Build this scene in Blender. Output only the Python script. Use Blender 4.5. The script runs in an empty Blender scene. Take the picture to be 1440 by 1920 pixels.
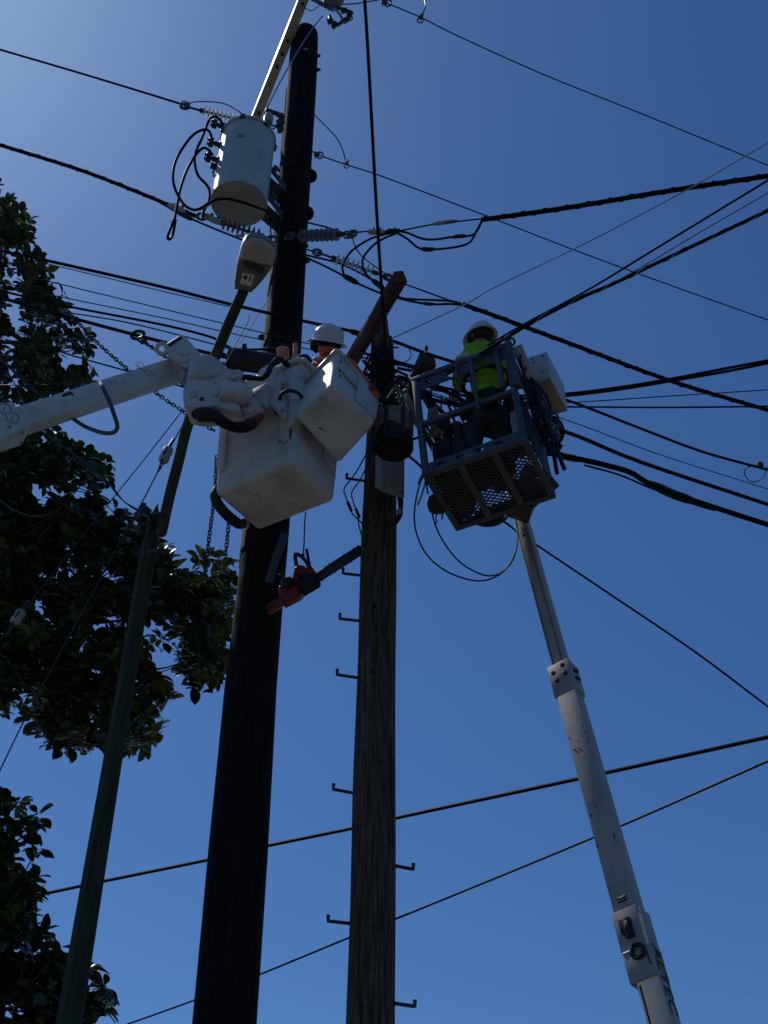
import bpy, bmesh, math, random
from mathutils import Vector as V, Matrix, noise
from math import radians, sin, cos, pi, tan

random.seed(7)
scene = bpy.context.scene
COL = scene.collection

# ------------------------------------------------------------------ camera
ELEV, FPX, ROLL = radians(38.0), 2200.0, radians(1.1)
CAM = V((0, 0, 1.6))
F = V((0, cos(ELEV), sin(ELEV)))
U0 = V((0, -sin(ELEV), cos(ELEV)))
R0 = V((1, 0, 0))
R = R0 * cos(ROLL) + U0 * sin(ROLL)
U = U0 * cos(ROLL) - R0 * sin(ROLL)
cd = bpy.data.cameras.new('camera')
cam = bpy.data.objects.new('camera', cd)
COL.objects.link(cam)
cam.matrix_world = Matrix(((R.x, U.x, -F.x, CAM.x), (R.y, U.y, -F.y, CAM.y), (R.z, U.z, -F.z, CAM.z), (0, 0, 0, 1)))
cd.sensor_fit = 'VERTICAL'
cd.sensor_height = 24.0
cd.lens = 24.0 * FPX / 1920.0
cd.clip_start = 0.05
cd.clip_end = 6000
scene.camera = cam

# ------------------------------------------------------------------ world, sun, exposure
SUN_EL, SUN_AZ = radians(57.5), radians(-47)          # azimuth measured from +Y towards +X
world = bpy.data.worlds.new('World')
scene.world = world
world.use_nodes = True
wn = world.node_tree
bg = wn.nodes['Background']
sky = wn.nodes.new('ShaderNodeTexSky')
sky.sky_type = 'NISHITA'
sky.sun_disc = False
sky.sun_elevation = SUN_EL
sky.sun_rotation = SUN_AZ
sky.air_density = 1.0
sky.dust_density = 0.68
sky.ozone_density = 5.0
hsv = wn.nodes.new('ShaderNodeHueSaturation')
hsv.inputs['Saturation'].default_value = 1.1
wn.links.new(sky.outputs[0], hsv.inputs['Color'])
wb = wn.nodes.new('ShaderNodeMix')                  # one even white balance for the whole sky
wb.data_type = 'RGBA'
wb.blend_type = 'MULTIPLY'
wb.inputs['Factor'].default_value = 1.0
wb.inputs['B'].default_value = (0.53, 0.755, 0.995, 1.0)
wn.links.new(hsv.outputs[0], wb.inputs['A'])
wn.links.new(wb.outputs['Result'], bg.inputs[0])
bg.inputs[1].default_value = 0.14
ld = bpy.data.lights.new('sun', 'SUN')
ld.energy = 4.8
ld.angle = radians(0.53)
ld.color = (1.0, 0.95, 0.87)
sun = bpy.data.objects.new('sun', ld)
COL.objects.link(sun)
SDIR = V((sin(SUN_AZ) * cos(SUN_EL), cos(SUN_AZ) * cos(SUN_EL), sin(SUN_EL)))
sun.rotation_euler = SDIR.to_track_quat('Z', 'Y').to_euler()
sun.location = (-20, 15, 40)
scene.view_settings.view_transform = 'Standard'
scene.view_settings.look = 'None'
scene.view_settings.gamma = 1.0
scene.view_settings.use_curve_mapping = False
scene.view_settings.exposure = -0.9

# ------------------------------------------------------------------ helpers
def ray(px, py):
    return F * FPX + R * (px - 720) + U * (960 - py)

def PY(px, py, y):
    d = ray(px, py)
    return CAM + d * (y / d.y)

def PZ(px, py, z):
    d = ray(px, py)
    return CAM + d * ((z - CAM.z) / d.z)

def PD(px, py, y, ref=None):
    """point whose distance along the lens axis equals that of pixel ref at Y = y"""
    q = PY(ref[0], ref[1], y)
    d = ray(px, py)
    return CAM + d * ((q - CAM).dot(F) / FPX)

def depth(p):
    return (p - CAM).dot(F)

def W(px, p):
    """metres that px photo pixels span at point p"""
    return px * depth(p) / FPX

def pplane(px, py, o, n):
    d = ray(px, py)
    return CAM + d * ((o - CAM).dot(n) / d.dot(n))

def catmull(pts, k=6):
    if len(pts) < 3:
        return [pts[0].lerp(pts[1], i / k) for i in range(k + 1)]
    out = []
    P = [pts[0] * 2 - pts[1]] + list(pts) + [pts[-1] * 2 - pts[-2]]
    for i in range(1, len(P) - 2):
        a, b, c, d = P[i - 1], P[i], P[i + 1], P[i + 2]
        for s in range(k):
            t = s / k
            out.append(0.5 * ((2 * b) + (c - a) * t + (2 * a - 5 * b + 4 * c - d) * t * t + (3 * b - a - 3 * c + d) * t ** 3))
    out.append(pts[-1].copy())
    return out

def perp(d):
    d = d.normalized()
    a = V((0, 0, 1)) if abs(d.z) < 0.9 else V((1, 0, 0))
    s = d.cross(a).normalized()
    return s, s.cross(d).normalized()

class MB:
    def __init__(self):
        self.v, self.f, self.m, self.ch = [], [], [], []

    def add(self, vs, fs, mi=0):
        o = len(self.v)
        self.ch.append((o, len(self.f), o + len(vs), len(self.f) + len(fs)))
        self.v += [V(x) for x in vs]
        self.f += [[o + i for i in f] for f in fs]
        self.m += [mi] * len(fs)
        return self

    def tube(self, pts, r, n=8, mi=0, cap=True):
        pts = [V(p) for p in pts]
        m = len(pts)
        rs = r if isinstance(r, (list, tuple)) else [r] * m
        t0 = (pts[1] - pts[0]).normalized()
        s, u = perp(t0)
        vs, fs = [], []
        for i, p in enumerate(pts):
            t = (pts[min(i + 1, m - 1)] - pts[max(i - 1, 0)])
            if t.length > 1e-9:
                t.normalize()
                s = (s - t * s.dot(t)).normalized()
                u = t.cross(s)
            for j in range(n):
                a = 2 * pi * j / n
                vs.append(p + (s * cos(a) + u * sin(a)) * rs[i])
        for i in range(m - 1):
            for j in range(n):
                k = (j + 1) % n
                fs.append([i * n + j, i * n + k, (i + 1) * n + k, (i + 1) * n + j])
        if cap:
            fs.append(list(range(n - 1, -1, -1)))
            fs.append([(m - 1) * n + j for j in range(n)])
        return self.add(vs, fs, mi)

    def lathe(self, o, ax, prof, n=24, mi=0, squash=None):
        ax = V(ax).normalized()
        s, u = perp(ax)
        if squash:
            s, u = squash
        vs, fs = [], []
        for t, r in prof:
            for j in range(n):
                a = 2 * pi * j / n
                vs.append(V(o) + ax * t + (s * cos(a) + u * sin(a)) * r)
        m = len(prof)
        for i in range(m - 1):
            for j in range(n):
                k = (j + 1) % n
                fs.append([i * n + j, i * n + k, (i + 1) * n + k, (i + 1) * n + j])
        fs.append(list(range(n - 1, -1, -1)))
        fs.append([(m - 1) * n + j for j in range(n)])
        return self.add(vs, fs, mi)

    def sphere(self, c, r, X=V((1, 0, 0)), Y=V((0, 1, 0)), Z=V((0, 0, 1)), n=14, m=9, mi=0):
        if not isinstance(r, (tuple, list)):
            r = (r, r, r)
        vs, fs = [], []
        for i in range(m + 1):
            a = pi * i / m
            for j in range(n):
                b = 2 * pi * j / n
                vs.append(V(c) + X * (r[0] * sin(a) * cos(b)) + Y * (r[1] * sin(a) * sin(b)) + Z * (r[2] * cos(a)))
        for i in range(m):
            for j in range(n):
                k = (j + 1) % n
                fs.append([i * n + j, (i + 1) * n + j, (i + 1) * n + k, i * n + k])
        return self.add(vs, fs, mi)

    def bm_add(self, vs, fs, bevel, seg, mi):
        bm = bmesh.new()
        bv = [bm.verts.new(x) for x in vs]
        for f in fs:
            bm.faces.new([bv[i] for i in f])
        bmesh.ops.recalc_face_normals(bm, faces=bm.faces[:])
        if bevel > 0:
            bmesh.ops.bevel(bm, geom=bm.edges[:], offset=bevel, segments=seg, profile=0.5, affect='EDGES', clamp_overlap=True)
        bm.verts.index_update()
        self.add([x.co.copy() for x in bm.verts], [[x.index for x in f.verts] for f in bm.faces], mi)
        bm.free()
        return self

    def hexa(self, c, bevel=0.0, seg=2, mi=0):
        """corners: bottom 0..3 in order, top 4..7 in order"""
        fs = [[3, 2, 1, 0], [4, 5, 6, 7], [0, 1, 5, 4], [1, 2, 6, 5], [2, 3, 7, 6], [3, 0, 4, 7]]
        return self.bm_add(c, fs, bevel, seg, mi)

    def box(self, c, X, Y, Z, hx, hy, hz, bevel=0.0, seg=2, mi=0):
        c = V(c)
        cs = [c + X * (sx * hx) + Y * (sy * hy) + Z * (sz * hz) for sz in (-1, 1) for sx, sy in ((-1, -1), (1, -1), (1, 1), (-1, 1))]
        return self.hexa(cs, bevel, seg, mi)

    def beam(self, a, b, w, h, up=V((0, 0, 1)), bevel=0.0, mi=0):
        a, b = V(a), V(b)
        X = (b - a).normalized()
        Y = up.cross(X).normalized()
        Z = X.cross(Y).normalized()
        return self.box((a + b) / 2, X, Y, Z, (b - a).length / 2, w / 2, h / 2, bevel, 2, mi)

    def prism(self, poly, ext, bevel=0.0, seg=2, mi=0):
        n = len(poly)
        poly = [V(p) for p in poly]
        vs = poly + [p + ext for p in poly]
        fs = [list(range(n)), [n + i for i in range(n)]] + [[i, (i + 1) % n, n + (i + 1) % n, n + i] for i in range(n)]
        return self.bm_add(vs, fs, bevel, seg, mi)

    def ring(self, c, X, Y, R_, r, n=20, k=6, a0=0, a1=2 * pi, mi=0):
        pts = [V(c) + X * (R_ * cos(a0 + (a1 - a0) * i / n)) + Y * (R_ * sin(a0 + (a1 - a0) * i / n)) for i in range(n + 1)]
        return self.tube(pts, r, k, mi)

ORG = {}

def props(o, label=None, cat=None, group=None, kind=None):
    if label: o['label'] = label
    if cat: o['category'] = cat
    if group: o['group'] = group
    if kind: o['kind'] = kind
    return o

def make_mesh(name, verts, faces, mats, midx=None, angle=40):
    me = bpy.data.meshes.new(name)
    me.from_pydata([tuple(x) for x in verts], [], faces)
    for m in (mats if isinstance(mats, (list, tuple)) else [mats]):
        me.materials.append(m)
    if midx and any(midx):
        me.polygons.foreach_set('material_index', midx)
    bm = bmesh.new()
    bm.from_mesh(me)
    bmesh.ops.recalc_face_normals(bm, faces=bm.faces[:])
    bm.to_mesh(me)
    bm.free()
    me.polygons.foreach_set('use_smooth', [True] * len(me.polygons))
    me.set_sharp_from_angle(angle=radians(angle))
    return me

def build(mb, name, mats, parent=None, label=None, cat=None, group=None, kind=None, org=None, angle=40):
    if parent is not None:
        o0 = ORG[parent.name]
    else:
        o0 = V(org) if org is not None else mb.v[0].copy()
    me = make_mesh(name, [x - o0 for x in mb.v], mb.f, mats, mb.m, angle)
    o = bpy.data.objects.new(name, me)
    COL.objects.link(o)
    if parent is not None:
        o.parent = parent
    else:
        o.location = o0
    ORG[o.name] = o0
    return props(o, label, cat, group, kind)

def build_each(mb, name, mats, parent, per=1, **kw):
    """every shape (or every `per` shapes in turn) of the builder becomes its own part"""
    out = []
    for i in range(0, len(mb.ch), per):
        q = MB()
        for v0, f0, v1, f1 in mb.ch[i:i + per]:
            q.add(mb.v[v0:v1], [[k - v0 for k in f] for f in mb.f[f0:f1]], mb.m[f0] if f1 > f0 else 0)
        out.append(build(q, name, mats, parent, **kw))
    return out

def framed(mb, name, mats, o0, X, Y, Z, parent=None, **kw):
    """mesh kept in a local frame so that the material grain follows it"""
    M = Matrix((X, Y, Z))
    me = make_mesh(name, [M @ (x - o0) for x in mb.v], mb.f, mats, mb.m)
    o = bpy.data.objects.new(name, me)
    COL.objects.link(o)
    base = ORG[parent.name] if parent is not None else V((0, 0, 0))
    o.matrix_basis = Matrix.Translation(o0 - base) @ M.transposed().to_4x4()
    if parent is not None:
        o.parent = parent
    ORG[o.name] = o0
    return props(o, **kw)

def thing(name, label, cat, loc, group=None):
    o = bpy.data.objects.new(name, None)
    o.empty_display_size = 0.2
    COL.objects.link(o)
    o.location = loc
    ORG[o.name] = V(loc)
    return props(o, label, cat, group)

def inst(me, name, o0, X, Y, Z, parent, s=1.0):
    o = bpy.data.objects.new(name, me)
    COL.objects.link(o)
    M = Matrix((X * s, Y * s, Z * s)).transposed().to_4x4()
    o.matrix_basis = Matrix.Translation(o0 - ORG[parent.name]) @ M
    o.parent = parent
    return o

# ------------------------------------------------------------------ materials
def mat(name, col, rough=0.6, metal=0.0, var=0.15, vscale=6.0, bump=0.0, bscale=30.0, stretch=(1, 1, 1),
        dirt=None, dscale=3.0, damt=0.5, spec=0.4, trans=0.0, coat=0.0, dstretch=(1, 1, 1)):
    m = bpy.data.materials.new(name)
    m.use_nodes = True
    nt = m.node_tree
    b = nt.nodes['Principled BSDF']
    b.inputs['Roughness'].default_value = rough
    b.inputs['Metallic'].default_value = metal
    b.inputs['Specular IOR Level'].default_value = spec
    b.inputs['Coat Weight'].default_value = coat
    tc = nt.nodes.new('ShaderNodeTexCoord')
    mp = nt.nodes.new('ShaderNodeMapping')
    mp.inputs['Scale'].default_value = stretch
    nt.links.new(tc.outputs['Object'], mp.inputs[0])
    nz = nt.nodes.new('ShaderNodeTexNoise')
    nz.inputs['Scale'].default_value = vscale
    nz.inputs['Detail'].default_value = 6
    nt.links.new(mp.outputs[0], nz.inputs[0])
    cr = nt.nodes.new('ShaderNodeValToRGB')
    cr.color_ramp.elements[0].position = 0.3
    cr.color_ramp.elements[1].position = 0.7
    cr.color_ramp.elements[0].color = tuple(c * (1 - var) for c in col) + (1,)
    cr.color_ramp.elements[1].color = tuple(min(1, c * (1 + var)) for c in col) + (1,)
    nt.links.new(nz.outputs[0], cr.inputs[0])
    out = cr.outputs[0]
    if dirt:
        mp2 = nt.nodes.new('ShaderNodeMapping')
        mp2.inputs['Scale'].default_value = dstretch
        mp2.inputs['Location'].default_value = (3.1, 1.7, 5.3)
        nt.links.new(tc.outputs['Object'], mp2.inputs[0])
        n2 = nt.nodes.new('ShaderNodeTexNoise')
        n2.inputs['Scale'].default_value = dscale
        n2.inputs['Detail'].default_value = 8
        n2.inputs['Roughness'].default_value = 0.65
        nt.links.new(mp2.outputs[0], n2.inputs[0])
        c2 = nt.nodes.new('ShaderNodeValToRGB')
        c2.color_ramp.elements[0].position = 0.5
        c2.color_ramp.elements[1].position = 0.72
        c2.color_ramp.elements[0].color = (0, 0, 0, 1)
        c2.color_ramp.elements[1].color = (damt, damt, damt, 1)
        nt.links.new(n2.outputs[0], c2.inputs[0])
        mx = nt.nodes.new('ShaderNodeMix')
        mx.data_type = 'RGBA'
        nt.links.new(c2.outputs[0], mx.inputs['Factor'])
        nt.links.new(out, mx.inputs['A'])
        mx.inputs['B'].default_value = tuple(dirt) + (1,)
        out = mx.outputs['Result']
    nt.links.new(out, b.inputs['Base Color'])
    if bump > 0:
        n3 = nt.nodes.new('ShaderNodeTexNoise')
        n3.inputs['Scale'].default_value = bscale
        n3.inputs['Detail'].default_value = 5
        nt.links.new(mp.outputs[0], n3.inputs[0])
        bp = nt.nodes.new('ShaderNodeBump')
        bp.inputs['Strength'].default_value = bump
        bp.inputs['Distance'].default_value = 0.02
        nt.links.new(n3.outputs[0], bp.inputs['Height'])
        nt.links.new(bp.outputs[0], b.inputs['Normal'])
    if trans > 0:
        tr = nt.nodes.new('ShaderNodeBsdfTranslucent')
        nt.links.new(out, tr.inputs[0])
        ms = nt.nodes.new('ShaderNodeMixShader')
        ms.inputs[0].default_value = trans
        nt.links.new(b.outputs[0], ms.inputs[1])
        nt.links.new(tr.outputs[0], ms.inputs[2])
        nt.links.new(ms.outputs[0], nt.nodes['Material Output'].inputs[0])
    return m

M = {}
M['creosote'] = mat('creosoted_wood', (0.0085, 0.0075, 0.0075), 0.9, var=0.6, vscale=5, stretch=(9, 9, 0.6), bump=0.5, bscale=6,
                    dirt=(0.1, 0.075, 0.055), dscale=1.6, damt=0.14, dstretch=(4, 4, 0.5), spec=0.15)
M['oldwood'] = mat('weathered_pole_wood', (0.098, 0.077, 0.057), 0.92, var=0.75, vscale=4.5, stretch=(13, 13, 0.75), bump=1.0, bscale=7,
                   dirt=(0.006, 0.0055, 0.0055), dscale=3.0, damt=0.85, dstretch=(9, 9, 0.6), spec=0.1)
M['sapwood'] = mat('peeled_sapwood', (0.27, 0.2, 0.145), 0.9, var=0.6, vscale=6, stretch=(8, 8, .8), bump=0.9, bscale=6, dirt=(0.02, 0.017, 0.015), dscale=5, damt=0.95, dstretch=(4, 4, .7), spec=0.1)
M['timber'] = mat('crossarm_timber', (0.085, 0.042, 0.028), 0.8, var=0.45, vscale=4, stretch=(0.8, 9, 9), bump=0.5, bscale=5,
                  dirt=(0.3, 0.24, 0.18), dscale=2.5, damt=0.45, dstretch=(0.5, 5, 5), spec=0.2)
M['darktimber'] = mat('dark_timber', (0.05, 0.035, 0.027), 0.85, var=0.5, vscale=4, stretch=(0.8, 9, 9), bump=0.5, bscale=5, spec=0.2)
M['lampwood'] = mat('lamp_post_wood', (0.04, 0.047, 0.03), 0.85, var=0.35, vscale=4, stretch=(8, 8, 0.5), bump=0.5, bscale=5,
                    dirt=(0.015, 0.018, 0.012), dscale=2, damt=0.7, dstretch=(4, 4, 0.5), spec=0.2)
M['fibre'] = mat('white_fibreglass', (0.56, 0.56, 0.53), 0.42, var=0.06, vscale=2.5, dirt=(0.3, 0.26, 0.2), dscale=3.6, damt=0.75, bump=0.05, bscale=14)
M['boomwhite'] = mat('boom_white_paint', (0.6, 0.6, 0.57), 0.4, var=0.08, vscale=3, dirt=(0.28, 0.23, 0.17), dscale=4, damt=0.6, bump=0.05, bscale=20)
M['boomgrey'] = mat('dusty_white_paint', (0.35, 0.34, 0.31), 0.45, var=0.08, vscale=3, dirt=(0.14, 0.125, 0.1), dscale=3, damt=0.35, bump=0.06, bscale=20)
M['armgrey'] = mat('fibreglass_crossarm', (0.42, 0.42, 0.38), 0.4, var=0.12, vscale=3, dirt=(0.16, 0.15, 0.13), dscale=5, damt=0.5)
M['tank'] = mat('transformer_grey_paint', (0.42, 0.46, 0.47), 0.35, var=0.05, vscale=2, dirt=(0.25, 0.25, 0.24), dscale=4, damt=0.4)
M['galv'] = mat('galvanised_steel', (0.064, 0.082, 0.096), 0.55, metal=0.3, var=0.25, vscale=10, dirt=(0.09, 0.1, 0.1), dscale=6, damt=0.6)
M['steel'] = mat('dull_steel', (0.32, 0.32, 0.31), 0.35, metal=0.8, var=0.2, vscale=20)
M['darksteel'] = mat('dark_steel', (0.05, 0.05, 0.05), 0.5, metal=0.5, var=0.3, vscale=15)
M['cabinet'] = mat('grey_cabinet_paint', (0.3, 0.33, 0.34), 0.45, var=0.08, vscale=3, dirt=(0.15, 0.14, 0.12), dscale=5, damt=0.5)
M['cable'] = mat('black_cable_jacket', (0.009, 0.009, 0.01), 0.55, var=0.3, vscale=8, spec=0.08)
M['wire'] = mat('weathered_wire', (0.018, 0.018, 0.02), 0.5, metal=0.0, var=0.2, vscale=8)
M['strand'] = mat('bare_steel_strand', (0.3, 0.3, 0.3), 0.3, metal=0.8, var=0.2, vscale=20)
M['rubber'] = mat('black_rubber', (0.015, 0.015, 0.016), 0.6, var=0.4, vscale=10, bump=0.3, bscale=60)
M['lamphead'] = mat('lamp_head_paint', (0.19, 0.185, 0.17), 0.5, var=0.12, vscale=6, dirt=(0.1, 0.085, 0.07), dscale=9, damt=0.6)
M['lampgrey'] = mat('lamp_housing_grey', (0.34, 0.33, 0.31), 0.5, var=0.1, vscale=6, dirt=(0.2, 0.17, 0.14), dscale=8, damt=0.5)
M['lens'] = mat('lamp_lens', (0.58, 0.53, 0.46), 0.25, var=0.15, vscale=18, bump=0.3, bscale=80, trans=0.25)
M['porcelain'] = mat('polymer_white', (0.85, 0.86, 0.86), 0.35, var=0.03, trans=0.82)
M['shedgrey'] = mat('polymer_grey', (0.17, 0.18, 0.2), 0.4, var=0.1, trans=0.1)
M['sticker'] = mat('white_sticker', (0.75, 0.75, 0.73), 0.5, var=0.03)
M['ink'] = mat('black_ink', (0.012, 0.012, 0.012), 0.6, var=0.05)
M['redplastic'] = mat('red_plastic', (0.2, 0.015, 0.016), 0.4, var=0.2, vscale=9, dirt=(0.06, 0.02, 0.02), dscale=9, damt=0.6)
M['orange'] = mat('orange_cloth', (0.75, 0.13, 0.035), 0.85, var=0.12, vscale=9, bump=0.4, bscale=14, trans=0.12)
M['orangeshade'] = mat('shaded_orange_cloth', (0.22, 0.03, 0.025), 0.85, var=0.2, vscale=9, bump=0.4, bscale=14)  # darker copy of the orange cloth, shade put into the colour
M['lime'] = mat('lime_cloth', (0.33, 0.64, 0.03), 0.85, var=0.25, vscale=9, bump=1.0, bscale=9, trans=0.3)
M['reflect'] = mat('silver_tape', (0.45, 0.43, 0.36), 0.45, var=0.1)
M['denim'] = mat('dark_trousers', (0.035, 0.045, 0.05), 0.9, var=0.25, vscale=8, bump=0.5, bscale=12)
M['skin'] = mat('skin', (0.32, 0.18, 0.12), 0.55, var=0.1, vscale=12)
M['hair'] = mat('dark_hair', (0.015, 0.012, 0.01), 0.7, var=0.3, vscale=60)
M['hat'] = mat('white_hard_hat', (0.6, 0.61, 0.6), 0.3, var=0.05, dirt=(0.4, 0.38, 0.34), dscale=12, damt=0.4)
M['black'] = mat('black_fabric', (0.012, 0.012, 0.014), 0.85, var=0.4, vscale=9, bump=0.4, bscale=30)
M['canvas'] = mat('brown_canvas', (0.21, 0.165, 0.12), 0.9, var=0.25, vscale=10, bump=0.4, bscale=60)
M['tan'] = mat('tan_painted_steel', (0.42, 0.37, 0.29), 0.5, var=0.15, vscale=6, dirt=(0.16, 0.14, 0.11), dscale=6, damt=0.6)
M['ply'] = mat('weathered_plywood', (0.3, 0.24, 0.18), 0.8, var=0.2, vscale=5, dirt=(0.12, 0.11, 0.1), dscale=4, damt=0.6)
M['teal'] = mat('teal_strap', (0.1, 0.25, 0.24), 0.7, var=0.2)
M['peach'] = mat('pale_orange_plastic', (0.5, 0.24, 0.15), 0.5, var=0.2, vscale=14, dirt=(0.12, 0.1, 0.09), dscale=14, damt=0.7)
M['bark'] = mat('tree_bark', (0.06, 0.048, 0.036), 0.9, var=0.4, vscale=8, bump=0.7, bscale=20)
M['leafa'] = mat('leaf_green', (0.045, 0.075, 0.022), 0.26, var=0.3, vscale=1.5, spec=0.5, trans=0.14)
M['leafb'] = mat('leaf_dark_green', (0.03, 0.05, 0.018), 0.28, var=0.3, vscale=1.5, spec=0.5, trans=0.06)
M['leafc'] = mat('leaf_bright_green', (0.09, 0.11, 0.025), 0.3, var=0.3, vscale=1.5, spec=0.5, trans=0.3)
M['ground'] = mat('dry_ground', (0.085, 0.075, 0.055), 0.95, var=0.3, vscale=0.8, bump=0.3, bscale=8)
M['asphalt'] = mat('asphalt', (0.055, 0.055, 0.055), 0.9, var=0.25, vscale=12, bump=0.3, bscale=60)
M['concrete'] = mat('pavement_concrete', (0.3, 0.285, 0.26), 0.85, var=0.15, vscale=3)
M['paint'] = mat('road_paint', (0.7, 0.7, 0.66), 0.7, var=0.1)

# ------------------------------------------------------------------ ground and street (below the frame)
def sheet(name, x0, x1, y0, y1, z, m):
    mb = MB().add([(x0, y0, z), (x1, y0, z), (x1, y1, z), (x0, y1, z)], [[0, 1, 2, 3]])
    build(mb, name, m, kind='structure', org=(0, 0, 0))

sheet('ground', -1500, 1500, -1500, 1500, 0, M['ground'])
sheet('road', -400, 400, -12, 6.2, 0.004, M['asphalt'])
mb = MB().box((0, 7.4, 0.06), V((1, 0, 0)), V((0, 1, 0)), V((0, 0, 1)), 400, 1.2, 0.06)
build(mb, 'pavement', M['concrete'], kind='structure', org=(0, 7.4, 0))
mb = MB()
for i in range(-30, 31):
    mb.box((i * 6, -3, 0.010), V((1, 0, 0)), V((0, 1, 0)), V((0, 0, 1)), 1.5, 0.06, 0.002)
build(mb, 'road_marking', M['paint'], kind='structure', org=(0, -3, 0))

# ------------------------------------------------------------------ utility poles
def pole_from_edges(edges, Y, base_extra, seed, rough=0.012, n=28, top_round=0.0):
    """edges: list of (y_px, left_px, right_px) from low to high, all in the plane Y"""
    ax, rad = [], []
    for y, l, r in edges:
        p = PY((l + r) / 2, y, Y)
        ax.append(p)
        rad.append(W((r - l) / 2, p))
    d = (ax[0] - ax[1])
    p0 = ax[0] + d * ((ax[0].z + 0.3) / -d.z)
    r0 = rad[0] * 1.12 + base_extra
    ax = [p0] + ax
    rad = [r0] + rad
    pts, rs = [], []
    for i in range(len(ax) - 1):
        k = max(2, int((ax[i + 1] - ax[i]).length / 0.12))
        for s in range(k):
            t = s / k
            pts.append(ax[i].lerp(ax[i + 1], t))
            rs.append(rad[i] * (1 - t) + rad[i + 1] * t)
    pts.append(ax[-1]); rs.append(rad[-1])
    if top_round:
        dd = (ax[-1] - ax[-2]).normalized()
        for q in (0.35, 0.65, 0.9, 1.0):
            pts.append(ax[-1] + dd * top_round * q)
            rs.append(rad[-1] * math.sqrt(max(0.02, 1 - q * q * 0.97)))
    mb = MB()
    vs, fs = [], []
    for i, p in enumerate(pts):
        for j in range(n):
            a = 2 * pi * j / n
            q = V((cos(a) * 1.6, sin(a) * 1.6, p.z * 0.9 + seed))
            k = 1 + rough * 2.2 * noise.noise(q) + rough * 1.4 * noise.noise(V((cos(a) * 5, sin(a) * 5, p.z * 0.5 + seed * 3)))
            vs.append(p + V((cos(a), sin(a), 0)) * rs[i] * k)
    for i in range(len(pts) - 1):
        for j in range(n):
            k = (j + 1) % n
            fs.append([i * n + j, i * n + k, (i + 1) * n + k, (i + 1) * n + j])
    fs.append([(len(pts) - 1) * n + j for j in range(n)])
    mb.add(vs, fs)
    return mb, p0, pts, rs

YD, YM, YL = 8.9, 8.05, 8.5
mbp, base, dpts, drs = pole_from_edges(
    [(1920, 360, 481), (1600, 390, 503), (1290, 421, 519), (1000, 457, 541), (642, 495, 565), (300, 527, 585), (104, 543, 596), (70, 548, 597)],
    YD, 0.02, 1.3, rough=0.012, top_round=0.22)
upole = thing('utility_pole', 'tall black creosoted utility pole with rounded top carrying the transformer', 'utility pole', (base.x, base.y, 0))
build(mbp, 'pole_shaft', M['creosote'], upole)

def bolt(parent, p, ax, r, l, m, name='bolt'):
    mb = MB().lathe(p, ax, [(0, r * 1.5), (0.012, r * 1.5), (0.014, r), (l, r), (l, r * .6)], 8)
    return build(mb, name, m, parent)

# pieces on the dark pole
for px, py, r in ((588, 330, 13), (581, 400, 14)):
    p = PY(px - 6, py, YD)
    mb = MB().sphere(p, (W(r, p) * 1.0, W(r, p), W(r, p) * 1.05))
    build(mb, 'through_bolt_cap', M['creosote'], upole)
for px, py in ((597, 105), (597, 131), (576, 490), (573, 462)):
    p = PY(px - 3, py, YD)
    bolt(upole, p, V((1, -0.2, 0)), 0.022, 0.05, M['darksteel'])
p = PY(573, 92, YD - 0.24)
mb = MB().box(p, V((1, 0, 0)), V((0, 1, 0)), V((0, 0, 1)), 0.03, 0.004, 0.022, 0.002)
build(mb, 'pole_tag', M['steel'], upole)
# moulding strip and flat steel brace low on the pole face
a, b, c_ = PY(535, 1000, YD - 0.24), PY(516, 1050, YD - 0.26), PY(504, 1092, YD - 0.27)
mb = MB()
mb.beam(a, b, 0.075, 0.012, V((0, -1, 0.1)), 0.003)
mb.beam(b, c_, 0.075, 0.012, V((0, -1, 0.1)), 0.003)
build_each(mb, 'steel_brace', M['galv'], upole)
mb = MB().tube(catmull([PY(527, 400, YD - 0.2), PY(516, 500, YD - 0.2), PY(508, 600, YD - 0.21), PY(505, 650, YD - 0.22)]), 0.012, 6)
build(mb, 'ground_wire', M['wire'], upole)

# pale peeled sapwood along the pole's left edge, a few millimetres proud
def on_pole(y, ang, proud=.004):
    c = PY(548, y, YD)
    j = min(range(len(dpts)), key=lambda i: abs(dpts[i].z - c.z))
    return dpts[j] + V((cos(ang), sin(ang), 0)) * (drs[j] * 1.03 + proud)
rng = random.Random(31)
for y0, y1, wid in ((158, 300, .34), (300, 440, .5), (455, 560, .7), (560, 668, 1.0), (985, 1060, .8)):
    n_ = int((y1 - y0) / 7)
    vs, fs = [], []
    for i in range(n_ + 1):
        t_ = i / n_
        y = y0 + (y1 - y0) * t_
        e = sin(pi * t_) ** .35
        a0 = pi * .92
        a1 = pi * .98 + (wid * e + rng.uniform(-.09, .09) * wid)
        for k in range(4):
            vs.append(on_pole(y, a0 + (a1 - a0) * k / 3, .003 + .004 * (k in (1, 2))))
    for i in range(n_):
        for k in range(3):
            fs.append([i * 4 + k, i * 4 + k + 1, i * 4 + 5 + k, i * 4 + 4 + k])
    build(MB().add(vs, fs), 'peeled_wood', M['sapwood'], upole)

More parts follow.
